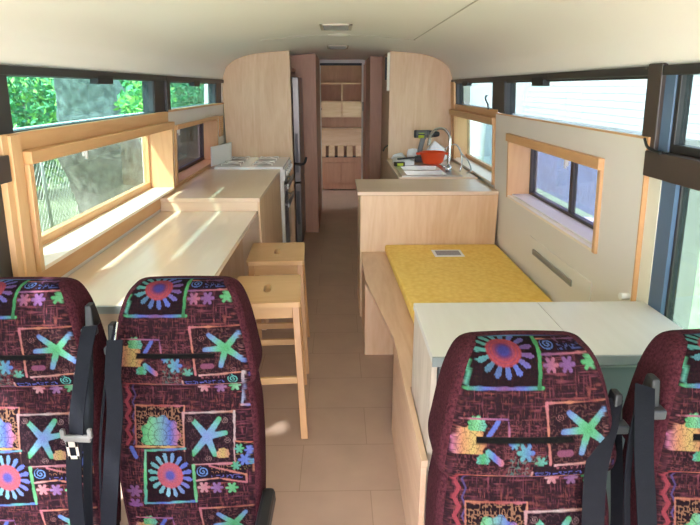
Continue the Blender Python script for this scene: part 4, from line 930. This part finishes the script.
def leaves(mbm, c, rad, n, size, seed, flat=1.0):
    r = random.Random(seed)
    for _ in range(n):
        while True:
            p = Vector((r.uniform(-1, 1), r.uniform(-1, 1), r.uniform(-1, 1)))
            if .35 < p.length < 1: break
        q = Vector(c)+Vector((p.x*rad[0], p.y*rad[1], p.z*rad[2]))
        a = Vector((r.gauss(0, 1), r.gauss(0, 1), r.gauss(0, 1)*flat)).normalized(); b = a.cross(Vector((r.gauss(0, 1), r.gauss(0, 1), r.gauss(0, 1)))).normalized(); s_ = size*r.uniform(.6, 1.4)
        vs = [mbm.bm.verts.new(q+v) for v in (-a*s_, b*s_*.42, a*s_, -b*s_*.42)]; f = mbm.bm.faces.new(vs); f.material_index = r.choice((0, 0, 1, 2))
def bush(name, label, cat, c, rads, n, size, mats, seed, stem=.05):
    root = thing(name, label, cat, (c[0], c[1], GZ)); mb = MB(); r = random.Random(seed)
    for k in range(6):
        cc = (c[0]+r.uniform(-.5, .5)*rads[0], c[1]+r.uniform(-.5, .5)*rads[1], c[2]+r.uniform(-.35, .35)*rads[2]); leaves(mb, cc, tuple(v*.72 for v in rads), n//6, size, seed*10+k)
    p = mb.build('foliage', mats, root); p.data.transform(Matrix.Translation(-root.location))
    mb = MB(); mb.tube([(c[0], c[1], GZ), (c[0]+.1, c[1]+.05, c[2]-.2), (c[0], c[1], c[2]+rads[2]*.5)], [stem, stem*.7, stem*.3], 8); part(root, 'stem', mb, 'bark')
    return root
LM = ['leaf_b', 'leaf_a', 'leaf_c']
# left: big leaning tree, its surface roots bank, shrubs beyond
root = thing('tree', 'big grey-barked tree close outside the left windows', 'tree', (-4.2, 9.2, GZ))
P = spline([(-4.3, 10.6, GZ-.1), (-4.1, 9.9, -.1), (-4.1, 9.5, .7), (-4.1, 9.5, 1.2), (-4.12, 9.35, 1.7), (-4.2, 8.9, 2.6), (-4.3, 8.5, 3.4)], 6)
mb = MB(); mb.tube(P, [.42*(1-i/len(P))**1.2+.34 for i in range(len(P))], 30)
for v in mb.bm.verts:
    k = math.sin(v.co.z*7+v.co.y*5)*.03+math.sin(v.co.y*14+v.co.z*3)*.025+random.uniform(-.012, .012); v.co.x += k; v.co.y += k
part(root, 'trunk', mb, 'bark')
mb = MB()
for k in range(8): leaves(mb, (-5.2+random.uniform(-.6, .6), 6.2+k*1.0, 4.0+random.uniform(-.3, .5)), (1.1, 1.0, .7), 220, .10, 300+k)
part(root, 'crown', mb, LM)
sp = [((-7.2, 13.0, .7), (1.2, 1.7, 1.6), 'broad bright green shrub seen left of the grey trunk'), ((-7.7, 17.6, 1.2), (1.4, 1.8, 1.8), 'green shrub directly behind the grey tree trunk'),
      ((-7.8, 22.6, 1.1), (1.4, 2.0, 1.8), 'green shrub seen past the right side of the trunk'), ((-7.4, 28.0, 1.0), (1.5, 2.6, 1.8), 'farthest dark shrub on the left by the last window'),
      ((-7.6, 8.6, .8), (1.4, 1.6, 1.7), 'green shrub at the far left behind the bus seats window')]
for i, (c, r_, l) in enumerate(sp): bush('shrub', l, 'shrub', c, r_, 5200, .085, LM if i != 3 else ['leaf_c', 'leaf_b', 'leaf_c'], 40+i, .08)
bush('shrub', 'leafy green sprig close against the left windows beside the trunk', 'shrub', (-2.9, 8.2, 1.35), (.30, .75, .28), 620, .055, ['leaf_a', 'leaf_b', 'leaf_b'], 77, .02)
root = thing('hedge', 'tall hedge closing the view behind the left shrubs', 'hedge', (-11, 9, GZ))
mb = MB()
for k in range(20): leaves(mb, (-11+random.uniform(-.3, .3), 4+k*2.3, .8), (1.0, 1.9, 2.4), 800, .16, 500+k)
part(root, 'foliage', mb, LM); mb = MB(); mb.box(-12.4, -12.1, -6, 55, GZ, 3.6); part(root, 'hedge_core', mb, 'leaf_c')
# chain link fence
root = thing('wire_fence', 'chain link fence outside the left windows in front of the shrubs', 'fence', (-5.4, 9, GZ))
mb = MB(); X_ = -5.4; st_ = .12; z0, z1 = GZ+.05, .72; hgt = z1-z0
for k in range(int(11.0/st_)):
    y = 7.6+k*st_
    for sg in (1, -1):
        mb.beam((X_, y, z0), (X_, y+sg*hgt*.8, z1), .005, .005, (1, 0, 0))
part(root, 'wire_mesh', mb, 'wire')
mb = MB(); mb.tube([(X_, 6, z1), (X_, 20, z1)], .022, 8); part(root, 'top_rail', mb, 'wire')
for y in (7.0, 10.0, 13.4, 17.0):
    mb = MB(); mb.tube([(X_, y, GZ), (X_, y, z1+.05)], .03, 10); part(root, 'post', mb, 'wire')
bush('shrub', 'flowering garden shrub beyond the kitchen window', 'shrub', (4.3, 13.6, -.2), (.3, .6, .5), 700, .07, ['leaf_b', mat('petal_pink', rgb(222, 150, 190), .6), 'leaf_a'], 90, .03)

# ------------------------------------------------------------------ light
w = bpy.data.worlds.new('World'); S.world = w; w.use_nodes = True; nt = w.node_tree; bg = nt.nodes['Background']
bg.inputs['Color'].default_value = (.95, .93, 1.06, 1); bg.inputs['Strength'].default_value = 5.8
sl = bpy.data.lights.new('sun', 'SUN'); sl.energy = 22; sl.angle = math.radians(3); sl.color = (1, .92, .88)
so = bpy.data.objects.new('sun', sl); COL.objects.link(so); so.rotation_euler = Vector((-.40, -.50, .77)).to_track_quat('Z', 'Y').to_euler(); so.location = (-6, -6, 10)
def portal(loc, rot, sx, sy):
    l = bpy.data.lights.new('portal', 'AREA'); l.shape = 'RECTANGLE'; l.size = sx; l.size_y = sy; l.cycles.is_portal = True
    o = bpy.data.objects.new('portal', l); COL.objects.link(o); o.location = loc; o.rotation_euler = rot
for sd in (-1, 1):
    portal((sd*1.25, 3.8, 1.28), (0, sd*PI/2, 0), .9, 3.6); portal((sd*1.25, .25, .95), (0, sd*PI/2, 0), 1.4, 3.2)
portal((0, Y0B, .9), (PI/2, 0, PI), 2.3, 2.0)
# ------------------------------------------------------------------ camera
cd = bpy.data.cameras.new('camera'); cd.sensor_width = 36; cd.lens = F_PX/700*36; cd.clip_start = .05
co = bpy.data.objects.new('camera', cd); COL.objects.link(co); co.location = (0, 0, EYE)
co.matrix_world = Matrix((RT, UP, -FW)).transposed().to_4x4(); co.location = (0, 0, EYE); S.camera = co
S.view_settings.view_transform = 'Standard'; S.view_settings.look = 'None'; S.view_settings.gamma = 1; S.view_settings.use_curve_mapping = False
S.view_settings.exposure = 1.15
S.cycles.use_denoising = True; S.cycles.max_bounces = 12; S.cycles.diffuse_bounces = 6; S.cycles.transparent_max_bounces = 24; S.cycles.sample_clamp_indirect = 8
